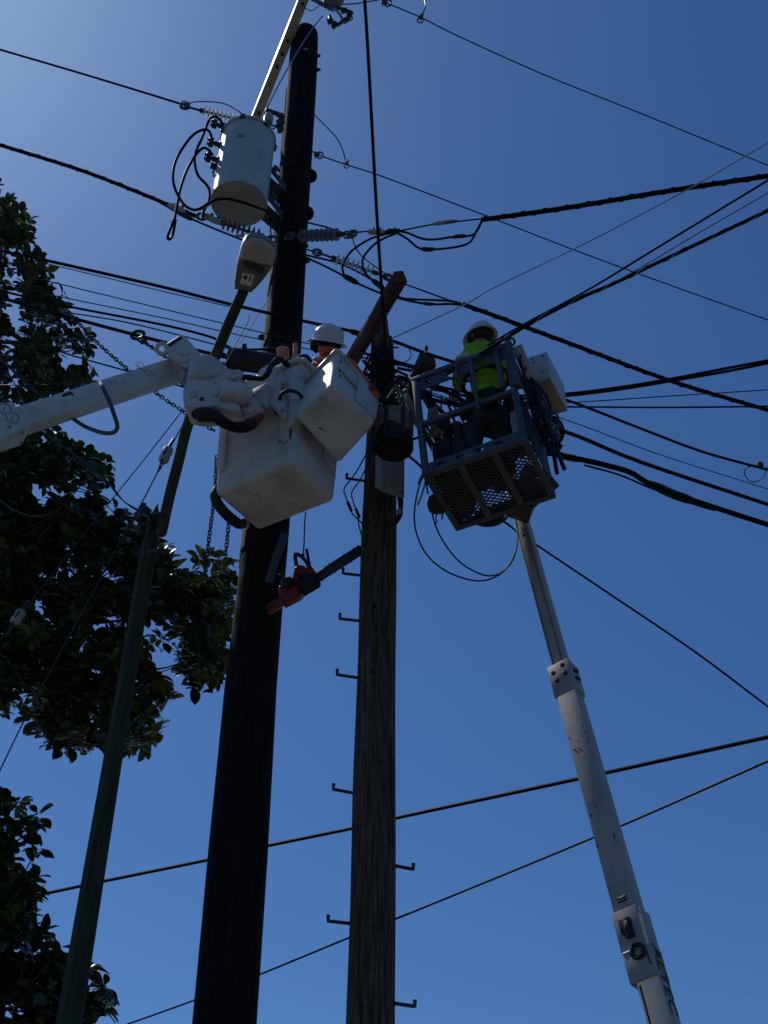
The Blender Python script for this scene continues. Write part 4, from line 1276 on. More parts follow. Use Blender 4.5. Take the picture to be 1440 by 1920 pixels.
def open_box(corner, h, th, bevel, name, m, parent, **kw):
    bm = bmesh.new()
    lo = [bm.verts.new(corner(u, v, 0)) for u, v in ((0, 0), (1, 0), (1, 1), (0, 1))]
    hi = [bm.verts.new(corner(u, v, h)) for u, v in ((0, 0), (1, 0), (1, 1), (0, 1))]
    bm.faces.new(lo[::-1])
    for i in range(4):
        bm.faces.new([lo[i], lo[(i + 1) % 4], hi[(i + 1) % 4], hi[i]])
    bmesh.ops.recalc_face_normals(bm, faces=bm.faces[:])
    ed = [e for e in bm.edges if not e.is_boundary]
    bmesh.ops.bevel(bm, geom=ed, offset=bevel, segments=5, profile=0.5, affect='EDGES', clamp_overlap=True)
    bmesh.ops.solidify(bm, geom=bm.faces[:], thickness=th)
    bm.verts.index_update()
    mb = MB().add([v.co.copy() for v in bm.verts], [[v.index for v in f.verts] for f in bm.faces])
    bm.free()
    return build(mb, name, M[m], parent, **kw)

bkA = open_box(bpt, bh, .018, .055, 'bucket', 'fibre', lift, label='level white work bucket hanging in front')
# rolled lip
mb = MB()
cs = [bpt(u, v, bh) for u, v in ((0, 0), (1, 0), (1, 1), (0, 1))]
for a, b in zip(cs, cs[1:] + cs[:1]):
    mb.beam(a - bk * .03, b - bk * .03, .07, .06, bevel=.02)
build_each(mb, 'bucket_lip', M['fibre'], bkA)
# raised ribs on the left face (u=0, normal -bi)
def rib(v0, v1, w0, w1, v2=None):
    o = -bi * .03
    def P(v, w): return bpt(0, v, w) + o
    poly = [P(v0, w1), P(v1, w1), P(v1 if v2 is None else v2, w0 + .05), P((v0 + v1) / 2, w0), P(v0, w0 + .03)]
    return MB().prism(poly, bi * .04, .006)
build(rib(.06, .17, .22, 1.02), 'bucket_rib', M['fibre'], bkA)
build(rib(.86, .96, .2, .92), 'bucket_rib', M['fibre'], bkA)
mb = MB()
for vv in (.05, .178):
    mb.tube([bpt(0, vv, .26) - bi * .004, bpt(0, vv, .6) - bi * .004, bpt(0, vv, 1.05) - bi * .004], .0055, 5)
build_each(mb, 'rib_seam', M['ink'], bkA)
mb = MB().prism([bpt(0, v, w) - bi * .014 for v, w in ((.2, .85), (.3, .85), (.28, .6), (.24, .56), (.2, .58))], bi * .012, .003)
build(mb, 'rib_pocket', M['darksteel'], bkA)
# moulded step panel on the right face (v=0, normal -bj)
mb = MB()
for a, b in (((.2, .72), (.2, .5)), ((.2, .5), (.45, .46)), ((.62, .62), (.62, .3)), ((.62, .3), (.95, .25)), ((.2, .86), (.95, .8))):
    mb.tube([bpt(a[0], 0, a[1]) - bj * .002, bpt(b[0], 0, b[1]) - bj * .002], .0035, 5)
build_each(mb, 'panel_seam', M['lampgrey'], bkA)
mb = MB()
rng = random.Random(5)
for k in range(26):
    t_ = k / 25
    u_, v_ = .12 + .75 * t_ + rng.uniform(-.02, .02), .75 - .45 * t_ + rng.uniform(-.03, .03)
    q = bpt(u_, v_, 0) + bk * .0005
    mb.box(q, bi, bj, bk, rng.uniform(.004, .022), rng.uniform(.002, .005), .0025)
for k in range(16):
    q = bpt(rng.uniform(.1, .9), rng.uniform(.1, .9), 0) + bk * .0005
    a = rng.uniform(0, 3)
    mb.box(q, bi * cos(a) + bj * sin(a), bj * cos(a) - bi * sin(a), bk, rng.uniform(.004, .02), rng.uniform(.002, .006), .0025)
build(mb, 'scuff_marks', M['boomgrey'], bkA, kind='stuff')
# grab handle
mb = MB().tube(catmull([PY(524, 749, 6.98), PY(527, 740, 6.93), (PY(536, 734, 6.9)), PY(547, 733, 6.9), PY(560, 738, 6.93), PY(569, 749, 7.0)], 6), W(3.6, PY(545, 735, 6.9)), 9)
build(mb, 'grab_handle', M['rubber'], bkA)
# mounting bracket on the left face
br = [(455, 731), (472, 717), (482, 704), (487, 692), (506, 681), (523, 688), (535, 700), (535, 780), (527, 781), (520, 772), (512, 762), (502, 759), (452, 786), (440, 793), (430, 790), (447, 752)]
pb0 = bpt(0, .3, .9) - bi * .1
mb = MB().prism([pplane(x, y, pb0, -bi) for x, y in br], bi * .03, .004, 1)
build(mb, 'bucket_bracket', M['fibre'], lift)
mb = MB().prism([pplane(x, y, pb0 - bi * .06, -bi) for x, y in ((468, 733), (500, 717), (501, 722), (497, 760), (485, 755))], bi * .06, .004)
build(mb, 'bracket_web', M['fibre'], lift)
mb = MB()
fl = [(524, 690), (535, 703), (535, 778)]
mb.tube([pplane(x, y, pb0 - bi * .004, -bi) for x, y in fl], .006, 6)
fl = [(430, 790), (452, 786), (502, 759), (513, 763), (521, 773), (528, 781)]
mb.tube([pplane(x, y, pb0 - bi * .006, -bi) for x, y in fl], .012, 6)
build_each(mb, 'bracket_flange', M['boomgrey'], lift)
mb = MB()
for x, y in ((531, 721), (531, 728), (530, 770), (473, 762), (476, 741)):
    q = pplane(x, y, pb0 - bi * .002, -bi)
    mb.lathe(q, -bi, [(0, .016), (.012, .016), (.014, .009), (.025, .009)], 8)
build_each(mb, 'bracket_bolt', M['boomgrey'], lift)
mb = MB().prism([PY(*zz(x, y), 6.92) for x, y in ((800, 760), (860, 735), (1000, 800), (1000, 900), (940, 950), (830, 930))], V((0.06, .14, 0)), .02, 3)
build(mb, 'mount_arm', M['fibre'], lift)
# black pad along the far lower edge
mb = MB().tube(catmull([bpt(.12, 1.02, .12), bpt(.1, 1.04, .02), bpt(.3, 1.05, -.035), bpt(.62, 1.05, -.035), bpt(.72, 1.03, .0)], 6), .045, 10)
build(mb, 'rubber_pad', M['rubber'], bkA)

# second bucket, tilted outwards
o2 = V((-0.461, 7.2, 8.623))
ax = [V((0.693, 0.632, -0.347)), V((-0.721, 0.61, -0.329)), V((0.004, 0.478, 0.878))]
d2 = (.561, .468, .871)
tgt = {(0, 0, 0): (624, 720), (1, 0, 0): (704, 794), (0, 1, 0): (553, 781), (1, 1, 0): (635, 871), (0, 0, 1): (632, 655), (1, 0, 1): (711, 751), (0, 1, 1): None, (1, 1, 1): None}
cB = {}
for kx, tpx in tgt.items():
    q = o2 + ax[0] * d2[0] * kx[0] + ax[1] * d2[1] * kx[1] + ax[2] * d2[2] * kx[2]
    if tpx:
        q = pplane(tpx[0], tpx[1], q, F)
    cB[kx] = q
for kx in ((0, 0, 1), (1, 0, 1), (0, 1, 1), (1, 1, 1)):
    cB[kx] = CAM + (cB[kx] - CAM) * (.972 if kx[1] == 0 or kx[0] == 0 else .985)
SB = .925
cB[(0, 1, 1)] += (cB[(0, 1, 0)] - (o2 + ax[1] * d2[1])) + ax[1] * .03
for kx in cB:
    cB[kx] = CAM + (cB[kx] - CAM) * SB
d2 = tuple(q_ * SB for q_ in d2)
def cpt(u, v, w):
    w /= d2[2]
    def l(a, b, t): return a + (b - a) * t
    bot = l(l(cB[(0, 0, 0)], cB[(1, 0, 0)], u), l(cB[(0, 1, 0)], cB[(1, 1, 0)], u), v)
    top = l(l(cB[(0, 0, 1)], cB[(1, 0, 1)], u), l(cB[(0, 1, 1)], cB[(1, 1, 1)], u), v)
    return l(bot, top, w)
bkB = open_box(cpt, d2[2], .016, .035, 'bucket', 'fibre', lift, label='tilted white work bucket beside the old pole')
n0 = (cpt(0, 1, 0) - cpt(0, 0, 0)).cross(cpt(0, 0, .8) - cpt(0, 0, 0)).normalized()
if n0.y > 0: n0 = -n0
n1 = (cpt(1, 0, 0) - cpt(0, 0, 0)).cross(cpt(0, 0, .8) - cpt(0, 0, 0)).normalized()
if n1.dot(F) > 0: n1 = -n1
# moulded trim band on the right face, step in the rim
mb = MB()
mb.tube([cpt(.06, 0, .43) + n1 * .004, cpt(.95, 0, .43) + n1 * .004], .012, 6)
build(mb, 'trim_band', M['tan'], bkB)
mb = MB().prism([cpt(u, 0, w) + n1 * .012 for u, w in ((.5, .86), (.5, .12), (.98, .1), (.98, .84))], -n1 * .014, .004)
build(mb, 'side_panel', M['fibre'], bkB)
mb = MB()
for u_, w_ in ((.1, .62), (.1, .4), (.12, .3), (.08, .78)):
    mb.box(cpt(u_, 0, w_) + n1 * .003, (cpt(1, 0, 0) - cpt(0, 0, 0)).normalized(), (cpt(0, 0, .8) - cpt(0, 0, 0)).normalized(), n1, .008, .012, .003)
build_each(mb, 'vent_hole', M['ink'], bkB)
mb = MB()
cs = [cpt(u, v, d2[2]) for u, v in ((0, 0), (1, 0), (1, 1), (0, 1))]
for a, b in zip(cs, cs[1:] + cs[:1]):
    mb.beam(a - ax[2] * .02, b - ax[2] * .02, .04, .04, ax[2], .012)
build_each(mb, 'bucket_lip', M['fibre'], bkB)
# rounded web that joins the two buckets
mb = MB().prism([PY(x, y, 7.0) for x, y in ((536, 700), (545, 686), (558, 681), (570, 690), (572, 770), (556, 785), (538, 800))], V((0.03, .12, 0)), .03, 3)
build(mb, 'bucket_web', M['fibre'], lift)
# pale orange plastic covers above the rim
mb = MB().box(PY(531, 662, 7.15), R, U, F, .05, .05, .05, .018)
mb.lathe(PY(528, 658, 7.1), -F, [(0, .045), (.03, .04), (.035, .02)], 12)
build(mb, 'control_cover', M['peach'], lift)
mb = MB().hexa([PY(541, 682, 7.05), PY(559, 684, 7.05), PY(559, 684, 7.2), PY(541, 682, 7.2), PY(549, 663, 7.05), PY(565, 664, 7.05), PY(565, 664, 7.2), PY(549, 663, 7.2)], .015)
mb.tube([PY(554, 664, 7.12), PY(554, 645, 7.12)], .022, 8)
mb.tube([PY(549, 649, 7.12), PY(559, 647, 7.12)], .01, 6)
build(mb, 'control_lever', M['peach'], lift)
mb = corr([PY(565, 676, 7.2), PY(572, 672, 7.25), PY(580, 680, 7.3)], .035)
build(mb, 'hydraulic_hose', M['rubber'], lift)

# ------------------------------------------------------------------ people
def skin_mesh(name, joints, edges, m, parent, root, sub=2, **kw):
    names = list(joints)
    me = bpy.data.meshes.new('tmp')
    base = ORG[parent.name]
    me.from_pydata([tuple(V(joints[k][0]) - base) for k in names], [(names.index(a), names.index(b)) for a, b in edges], [])
    o = bpy.data.objects.new('tmp', me)
    COL.objects.link(o)
    o.modifiers.new('s', 'SKIN')
    for i, k in enumerate(names):
        r = joints[k][1]
        me.skin_vertices[0].data[i].radius = r if isinstance(r, tuple) else (r, r)
        me.skin_vertices[0].data[i].use_root = (k == root)
    sm = o.modifiers.new('u', 'SUBSURF')
    sm.levels = sub; sm.render_levels = sub
    dg = bpy.context.evaluated_depsgraph_get()
    res = bpy.data.meshes.new_from_object(o.evaluated_get(dg))
    bpy.data.objects.remove(o)
    res.name = name
    res.materials.clear(); res.materials.append(m)
    res.polygons.foreach_set('use_smooth', [True] * len(res.polygons))
    ob = bpy.data.objects.new(name, res)
    COL.objects.link(ob)
    ob.parent = parent
    ORG[ob.name] = base
    return props(ob, **kw)

def hand_chain(J, E, wrist, pre, d, side, up, s=1.0):
    """palm and five bent fingers grown from a wrist joint"""
    w = J[wrist][0]
    d = d.normalized(); side = side.normalized(); up = up.normalized()
    J[pre + 'palm'] = (w + d * .055 * s, (.032 * s, .02 * s)); E.append((wrist, pre + 'palm'))
    for i, (o, l) in enumerate(((-.032, .066), (-.011, .08), (.011, .076), (.031, .058))):
        k = w + d * .095 * s + side * o * s
        J[pre + 'k%d' % i] = (k, .0115 * s); E.append((pre + 'palm', pre + 'k%d' % i))
        m_ = k + (d * .8 - up * .45) * l * .55 * s
        J[pre + 'm%d' % i] = (m_, .0095 * s); E.append((pre + 'k%d' % i, pre + 'm%d' % i))
        J[pre + 't%d' % i] = (m_ + (d * .25 - up * .9) * l * .5 * s, .008 * s); E.append((pre + 'm%d' % i, pre + 't%d' % i))
    a = w + d * .04 * s - side * .042 * s
    J[pre + 'th0'] = (a, .012 * s); E.append((pre + 'palm', pre + 'th0'))
    J[pre + 'th1'] = (a + (d * .7 - side * .35 - up * .3) * .045 * s, .0105 * s); E.append((pre + 'th0', pre + 'th1'))
    J[pre + 'th2'] = (a + (d * 1.2 - side * .25 - up * .9) * .06 * s, .0085 * s); E.append((pre + 'th1', pre + 'th2'))

def figure(t, P, fwd, shirt, trousers, sleeves_down=True, arm_r=1.0, bulk=1.0, gloves=None):
    """P: joint positions (pelvis, waist, chest, neck, head, and l_/r_ shoulder, elbow, wrist, hip, knee, ankle, toe)"""
    sk = {'pelvis': (P['pelvis'], (.135, .1)), 'waist': (P['waist'], (.125, .095)), 'chest': (P['chest'], (.15, .11)), 'neck': (P['neck'], .058),
          'jaw': (P['neck'].lerp(P['head'], .55), .066), 'head': (P['head'], (.08, .095)), 'crown': (P['head'] + (P['head'] - P['neck']).normalized() * .07, .07)}
    E = [('pelvis', 'waist'), ('waist', 'chest'), ('chest', 'neck'), ('neck', 'jaw'), ('jaw', 'head'), ('head', 'crown')]
    for s in 'lr':
        sk[s + 'sh'] = (P[s + '_shoulder'], .066); sk[s + 'el'] = (P[s + '_elbow'], .046); sk[s + 'wr'] = (P[s + '_wrist'], .031)
        sk[s + 'hip'] = (P[s + '_hip'], .095); sk[s + 'kn'] = (P[s + '_knee'], .062); sk[s + 'an'] = (P[s + '_ankle'], .045); sk[s + 'toe'] = (P[s + '_toe'], .038)
        E += [('chest', s + 'sh'), (s + 'sh', s + 'el'), (s + 'el', s + 'wr'), ('pelvis', s + 'hip'), (s + 'hip', s + 'kn'), (s + 'kn', s + 'an'), (s + 'an', s + 'toe')]
        d = P[s + '_wrist'] - P[s + '_elbow']
        side, up = perp(d)
        hand_chain(sk, E, s + 'wr', s, d, side, up)
    nose = P['head'] + fwd * .105 - (P['head'] - P['neck']).normalized() * .02
    sk['nose'] = (nose, .014); E.append(('head', 'nose'))
    body = skin_mesh('body', sk, E, M['skin'], t, 'pelvis')
    if gloves:
        body.data.materials.append(gloves)
        b0 = ORG[t.name]
        for pl in body.data.polygons:
            c = pl.center + b0
            for s in 'lr':
                d = (P[s + '_wrist'] - P[s + '_elbow']).normalized()
                if (c - P[s + '_wrist']).length < .26 and (c - P[s + '_wrist']).dot(d) > -.03:
                    pl.material_index = 1
    # face, ears
    sd = fwd.cross(V((0, 0, 1))).normalized()
    mb = MB()
    for s in (-1, 1):
        mb.sphere(P['head'] + fwd * .088 + sd * .032 * s + V((0, 0, .005)), .012)
    build_each(mb, 'eye', M['ink'], t)
    mb = MB()
    for s in (-1, 1):
        mb.sphere(P['head'] + sd * .088 * s - V((0, 0, .01)), (.012, .02, .032))
    build_each(mb, 'ear', M['skin'], t)
    mb = MB().sphere(P['head'] - fwd * .02 + V((0, 0, .01)), (.098, .105, .085))
    build(mb, 'hair', M['hair'], t)
    # clothes
    sh = {'hem': (P['pelvis'].lerp(P['waist'], .1), (.165 * bulk, .125 * bulk)), 'waist': (P['waist'], (.155 * bulk, .12 * bulk)), 'chest': (P['chest'], (.18 * bulk, .14 * bulk)), 'collar': (P['chest'].lerp(P['neck'], .95), .082)}
    Es = [('hem', 'waist'), ('waist', 'chest'), ('chest', 'collar')]
    for s in 'lr':
        sh[s + 'sh'] = (P[s + '_shoulder'], .088 * arm_r); sh[s + 'el'] = (P[s + '_elbow'], .064 * arm_r)
        Es += [('chest', s + 'sh'), (s + 'sh', s + 'el')]
        if sleeves_down:
            sh[s + 'cf'] = (P[s + '_elbow'].lerp(P[s + '_wrist'], .85), .05 * arm_r); Es.append((s + 'el', s + 'cf'))
    skin_mesh('shirt', sh, Es, shirt, t, 'hem')
    tr = {'top': (P['pelvis'].lerp(P['waist'], .35), (.155, .12)), 'seat': (P['pelvis'], (.165, .135))}
    Et = [('top', 'seat')]
    for s in 'lr':
        tr[s + 'hip'] = (P[s + '_hip'], .118); tr[s + 'kn'] = (P[s + '_knee'], .088); tr[s + 'an'] = (P[s + '_ankle'] + V((0, 0, .02)), .075)
        Et += [('seat', s + 'hip'), (s + 'hip', s + 'kn'), (s + 'kn', s + 'an')]
    skin_mesh('trousers', tr, Et, trousers, t, 'seat')
    for s in 'lr':
        bt = {'an': (P[s + '_ankle'] + V((0, 0, .06)), .068), 'heel': (P[s + '_ankle'] - V((0, 0, .035)), .062), 'ball': (P[s + '_ankle'].lerp(P[s + '_toe'], .65) - V((0, 0, .01)), (.058, .045)), 'toe': (P[s + '_toe'], (.05, .04))}
        skin_mesh('boot', bt, [('an', 'heel'), ('heel', 'ball'), ('ball', 'toe')], M['black'], t, 'heel')
    return body

def hard_hat(t, c, up, fwd, s=1.0):
    up = up.normalized(); fwd = (fwd - up * fwd.dot(up)).normalized(); sd = fwd.cross(up)
    n = 32
    vs, fs = [], []
    lay = [(0.0, 1.0), (.03, .99), (.06, .94), (.09, .84), (.115, .68), (.13, .48), (.14, .22), (.1415, .02)]
    for h, q in lay:
        for j in range(n):
            a = 2 * pi * j / n
            vs.append(c + (fwd * cos(a) * .142 * q + sd * sin(a) * .118 * q + up * h) * s)
    for i in range(len(lay) - 1):
        for j in range(n):
            k = (j + 1) % n
            fs.append([i * n + j, i * n + k, (i + 1) * n + k, (i + 1) * n + j])
    shell = build(MB().add(vs, fs), 'hard_hat', M['hat'], t)
    # brim all round, longer in front
    vs, fs = [], []
    for q, h in ((.97, .012), (1.0, .0), (1.28, -.018), (1.29, -.024), (1.0, -.008), (.97, .004)):
        for j in range(n):
            a = 2 * pi * j / n
            f = q if q < 1.1 else q + .1 * max(0, cos(a)) ** 2
            vs.append(c + (fwd * cos(a) * .142 * f + sd * sin(a) * .118 * f + up * h) * s)
    for i in range(5):
        for j in range(n):
            k = (j + 1) % n
            fs.append([i * n + j, i * n + k, (i + 1) * n + k, (i + 1) * n + j])
    build(MB().add(vs, fs), 'hat_brim', M['hat'], shell)
    mb = MB()
    for o in (-.03, 0, .03):
        pts = [c + (fwd * cos(a) * .137 + up * (.138 * sin(a) ** .8 + .004) + sd * o) * s for a in [pi * i / 16 for i in range(1, 16)]]
        mb.tube(pts, .008 * s, 6)
    build_each(mb, 'hat_ridge', M['hat'], shell)
    mb = MB()
    for h in (-.03,):
        pts = [c + (fwd * cos(a) * .11 + sd * sin(a) * .095 + up * h) * s for a in [2 * pi * i / 20 for i in range(21)]]
        mb.tube(pts, .02 * s, 6)
    build(mb, 'hat_suspension', M['black'], shell)
    return shell

# right worker, basket frame
SC = .88
def S(p): return CAM + (V(p) - CAM) * SC
ko = S((0.365, 8.0, 8.282))
ki = V((0.905, -0.413, 0.102)).normalized(); kj = V((0.42, 0.905, -0.061)).normalized(); kk_ = V((-0.067, 0.099, 0.993)).normalized()
KW, KD, KH = .928 * SC, .771 * SC, 1.288 * SC
def kp(u, v, w): return ko + ki * u * KW + kj * v * KD + kk_ * w

wk = thing('person', 'worker in lime high visibility shirt and white hard hat standing in the basket', 'person', kp(.55, .45, 0))
Yp = kp(.55, .45, 0).y
up = V((0, 0, 1))
hd_c = PY(901, 634, Yp - .02)
P = {'head': hd_c, 'neck': PY(905, 652, Yp - .02), 'chest': PY(908, 684, Yp), 'waist': PY(913, 738, Yp), 'pelvis': PY(914, 778, Yp)}
foot = kp(.5, .45, .06)
P['l_hip'] = P['pelvis'] + V((-.1, 0, -.04)); P['r_hip'] = P['pelvis'] + V((.1, .02, -.04))
P['l_ankle'] = kp(.42, .35, .07); P['r_ankle'] = kp(.68, .55, .07)
P['l_knee'] = P['l_hip'].lerp(P['l_ankle'], .5) + V((-.04, .08, 0)); P['r_knee'] = P['r_hip'].lerp(P['r_ankle'], .5) + V((.02, .07, 0))
fw = V((-.55, .83, 0)).normalized()
P['l_toe'] = P['l_ankle'] + fw * .17 - V((0, 0, .04)); P['r_toe'] = P['r_ankle'] + fw * .17 - V((0, 0, .04))
P['l_shoulder'] = PY(880, 664, Yp - .03); P['r_shoulder'] = PY(936, 671, Yp + .02)
P['l_elbow'] = PY(864, 702, Yp - .06); P['l_wrist'] = PY(858, 730, Yp + .18)
P['r_elbow'] = PY(936, 717, Yp + .12); P['r_wrist'] = PY(900, 735, Yp + .3)
figure(wk, P, fw, M['lime'], M['denim'], arm_r=1.2, bulk=1.12, gloves=M['black'])
hard_hat(wk, P['head'] + V((0.0, 0, .025)), V((-.04, -.06, 1)), fw, .92)
# silver tape bands, belt and gloves
def band(a, b, r, w, m, name, t):
    d = (b - a).normalized()
    return build(MB().lathe((a + b) / 2 - d * w / 2, d, [(0, r), (w, r)], 20), name, m, t)
band(P['l_shoulder'].lerp(P['l_elbow'], .4), P['l_shoulder'].lerp(P['l_elbow'], .6), .097, .05, M['reflect'], 'reflective_band', wk)
mb = MB()
for q, r in ((.15, .19), ):
    c_ = P['waist'].lerp(P['chest'], q + .25)
    pts = [c_ + ki * .2 * cos(a) + kj * .165 * sin(a) for a in [2 * pi * i / 24 for i in range(25)]]
    mb.tube(pts, .02, 6)
build(mb, 'shirt_band', M['black'], wk)
mb = MB()
c_ = P['pelvis'].lerp(P['waist'], .45)
pts = [c_ + ki * .185 * cos(a) + kj * .15 * sin(a) for a in [2 * pi * i / 24 for i in range(25)]]
mb.tube(pts, .03, 6)
for a in (-2.4, -1.2, .3):
    q = c_ + ki * .2 * cos(a) + kj * .16 * sin(a) - V((0, 0, .08))
    mb.box(q, ki, kj, kk_, .06, .04, .09, .02)
build(mb, 'tool_belt', M['black'], wk)

# left worker: bends over inside the tilted bucket, reaching for the old pole
lw = thing('person', 'worker in orange shirt and white hard hat leaning out of the tilted bucket', 'person', cpt(.5, .5, 0))
fwL = V((-.72, .55, -.1)).normalized()
Pl = {'head': PY(614, 648, 7.275), 'neck': PY(622, 668, 7.256), 'chest': PY(634, 696, 7.220), 'waist': PY(636, 742, 7.183), 'pelvis': PY(634, 770, 7.146)}
Pl['l_hip'] = Pl['pelvis'] + V((-.07, -.02, -.04)); Pl['r_hip'] = Pl['pelvis'] + V((.07, .0, -.04))
Pl['l_ankle'] = cpt(.42, .56, .08); Pl['r_ankle'] = cpt(.62, .42, .08)
Pl['l_knee'] = Pl['l_hip'].lerp(Pl['l_ankle'], .5) + V((-.04, .05, 0)); Pl['r_knee'] = Pl['r_hip'].lerp(Pl['r_ankle'], .5) + V((.03, .05, 0))
Pl['l_toe'] = Pl['l_ankle'] + V((-.06, .1, -.03)); Pl['r_toe'] = Pl['r_ankle'] + V((-.03, .1, -.03))
Pl['l_shoulder'] = PY(598, 687, 7.275); Pl['r_shoulder'] = PY(656, 694, 7.201)
Pl['l_elbow'] = PY(583, 706, 7.414); Pl['l_wrist'] = PY(590, 722, 7.506)
Pl['r_elbow'] = PY(690, 738, 7.109); Pl['r_wrist'] = PY(715, 748, 7.146)
figure(lw, Pl, fwL, M['orange'], M['denim'], arm_r=1.1, gloves=M['black'])
hard_hat(lw, Pl['head'] + V((0.0, -.02, .035)), V((.16, -.62, .8)), fwL, 1.04)
band(Pl['r_shoulder'].lerp(Pl['r_elbow'], .35), Pl['r_elbow'].lerp(Pl['r_wrist'], .3), .07, .3, M['orangeshade'], 'shaded_sleeve', lw)  # dark band over the orange sleeve, its shade painted as colour
mb = MB().box(Pl['head'] + fwL * .145 + V((0, 0, .09)), fwL, fwL.cross(V((0, 0, 1))).normalized(), V((0, 0, 1)), .03, .045, .04, .012)
build(mb, 'headlamp', M['black'], lw)
mb = MB().sphere(PY(597, 673, 7.2), (.05, .025, .022), R, F, U)
build(mb, 'shoulder_tape', M['reflect'], lw)
c_ = Pl['neck'].lerp(Pl['head'], .12)
mb = MB().tube([c_ + V((cos(a) * .075, sin(a) * .075, .02 * sin(a))) for a in [2 * pi * i / 18 for i in range(19)]], .032, 8)
build(mb, 'collar', M['orange'], lw)

# ------------------------------------------------------------------ right aerial lift: basket and boom
rl = thing('basket_boom', 'grey telescopic boom carrying a galvanised work basket with mesh floor', 'aerial lift', kp(.8, 1.1, -.3))
bas = build(MB().beam(kp(0, 0, 0), kp(0, 0, KH), .05, .05, ki, .004), 'basket_post', M['galv'], rl)
for u, v in ((1, 0), (1, 1), (0, 1)):
    build(MB().beam(kp(u, v, 0), kp(u, v, KH), .05, .05, ki, .004), 'basket_post', M['galv'], rl)
def rail(a, b, w, h, name='rail', m='galv', upv=None):
    return build(MB().beam(a, b, w, h, upv or kk_, .004), name, M[m], rl)
# top rails, mid rails
rail(kp(0, 0, KH) - ki * .025, kp(1, 0, KH) + ki * .025, .055, .05, 'top_rail')
rail(kp(0, 1, KH) - ki * .02, kp(1, 1, KH) + ki * .02, .05, .045, 'top_rail')
rail(kp(0, .04, KH - .002), kp(0, .96, KH - .002), .048, .045, 'top_rail')
rail(kp(1, .04, KH - .002), kp(1, .96, KH - .002), .048, .045, 'top_rail')
for a, b in (((0, 0), (1, 0)), ((0, 1), (1, 1)), ((0, .04), (0, .96)), ((1, .04), (1, .96))):
    rail(kp(*a, KH * .5), kp(*b, KH * .5), .042, .05, 'mid_rail')
# channel under the top rail with lightening holes: web plates between openings
def plate(u0, u1, w0, w1, name='gate_plate'):
    return build(MB().prism([kp(u0, -.012, w0), kp(u1, -.012, w0), kp(u1, -.012, w1), kp(u0, -.012, w1)], kj * .012, .002), name, M['galv'], rl)
def holed_plate(u0, u1, w0, w1, holes, name):
    """flat bar pierced by polygonal openings: built from strips round the openings"""
    mb = MB()
    cur = u0
    o = kj * .01
    for hu0, hu1, hw0, hw1, skew in holes:
        mb.prism([kp(cur, -.02, w0), kp(hu0, -.02, w0), kp(hu0, -.02, w1), kp(cur, -.02, w1)], o)
        mb.prism([kp(hu0, -.02, w0), kp(hu1, -.02, w0), kp(hu1, -.02, hw0), kp(hu0, -.02, hw0)], o)
        mb.prism([kp(hu0, -.02, hw1), kp(hu1, -.02, hw1), kp(hu1, -.02, w1), kp(hu0, -.02, w1)], o)
        for a, b in (((hu0, hw0), (hu0 + skew, hw0)), ):
            mb.prism([kp(hu0, -.02, hw0), kp(hu0 + skew, -.02, hw0), kp(hu0, -.02, hw1)], o)
            mb.prism([kp(hu1, -.02, hw1), kp(hu1 - skew, -.02, hw1), kp(hu1, -.02, hw0)], o)
        cur = hu1
    mb.prism([kp(cur, -.02, w0), kp(u1, -.02, w0), kp(u1, -.02, w1), kp(cur, -.02, w1)], o)
    return build(mb, name, M['galv'], rl)
holed_plate(-.02, 1.02, -.01, .1, [(.1 + .2 * i, .22 + .2 * i, .028, .068, .035) for i in range(4)], 'toe_board')
holed_plate(0.02, 1.0, KH - .155, KH - .03, [(.1, .16, KH - .12, KH - .06, .005), (.34, .48, KH - .15, KH - .04, .03), (.66, .8, KH - .14, KH - .05, .03)], 'gate_plate')
# gate stiles and latch
build(MB().beam(kp(.62, -.03, KH * .97), kp(.62, -.03, KH * .42), .04, .03, ki, .004), 'gate_stile', M['galv'], rl)
build(MB().beam(kp(.9, -.03, KH * 1.0), kp(.9, -.03, KH * .55), .05, .04, ki, .004), 'gate_stile', M['galv'], rl)
build(MB().beam(kp(1.04, -.02, KH * 1.02), kp(1.04, -.02, KH * .52), .07, .05, ki, .006), 'gate_stile', M['galv'], rl)
mb = MB().ring(PY(958, 641, kp(1, 0, KH).y - .02), R, U, W(7, kp(1, 0, KH)), W(2.3, kp(1, 0, KH)), 18, 7)
build(mb, 'lifting_eye', M['darksteel'], rl)
mb = MB().tube(catmull([kp(.47, -.05, KH * .97), kp(.46, -.06, KH * .88), kp(.48, -.07, KH * .78), kp(.53, -.05, KH * .72)], 5), .012, 6)
build(mb, 'latch_cord', M['galv'], rl)
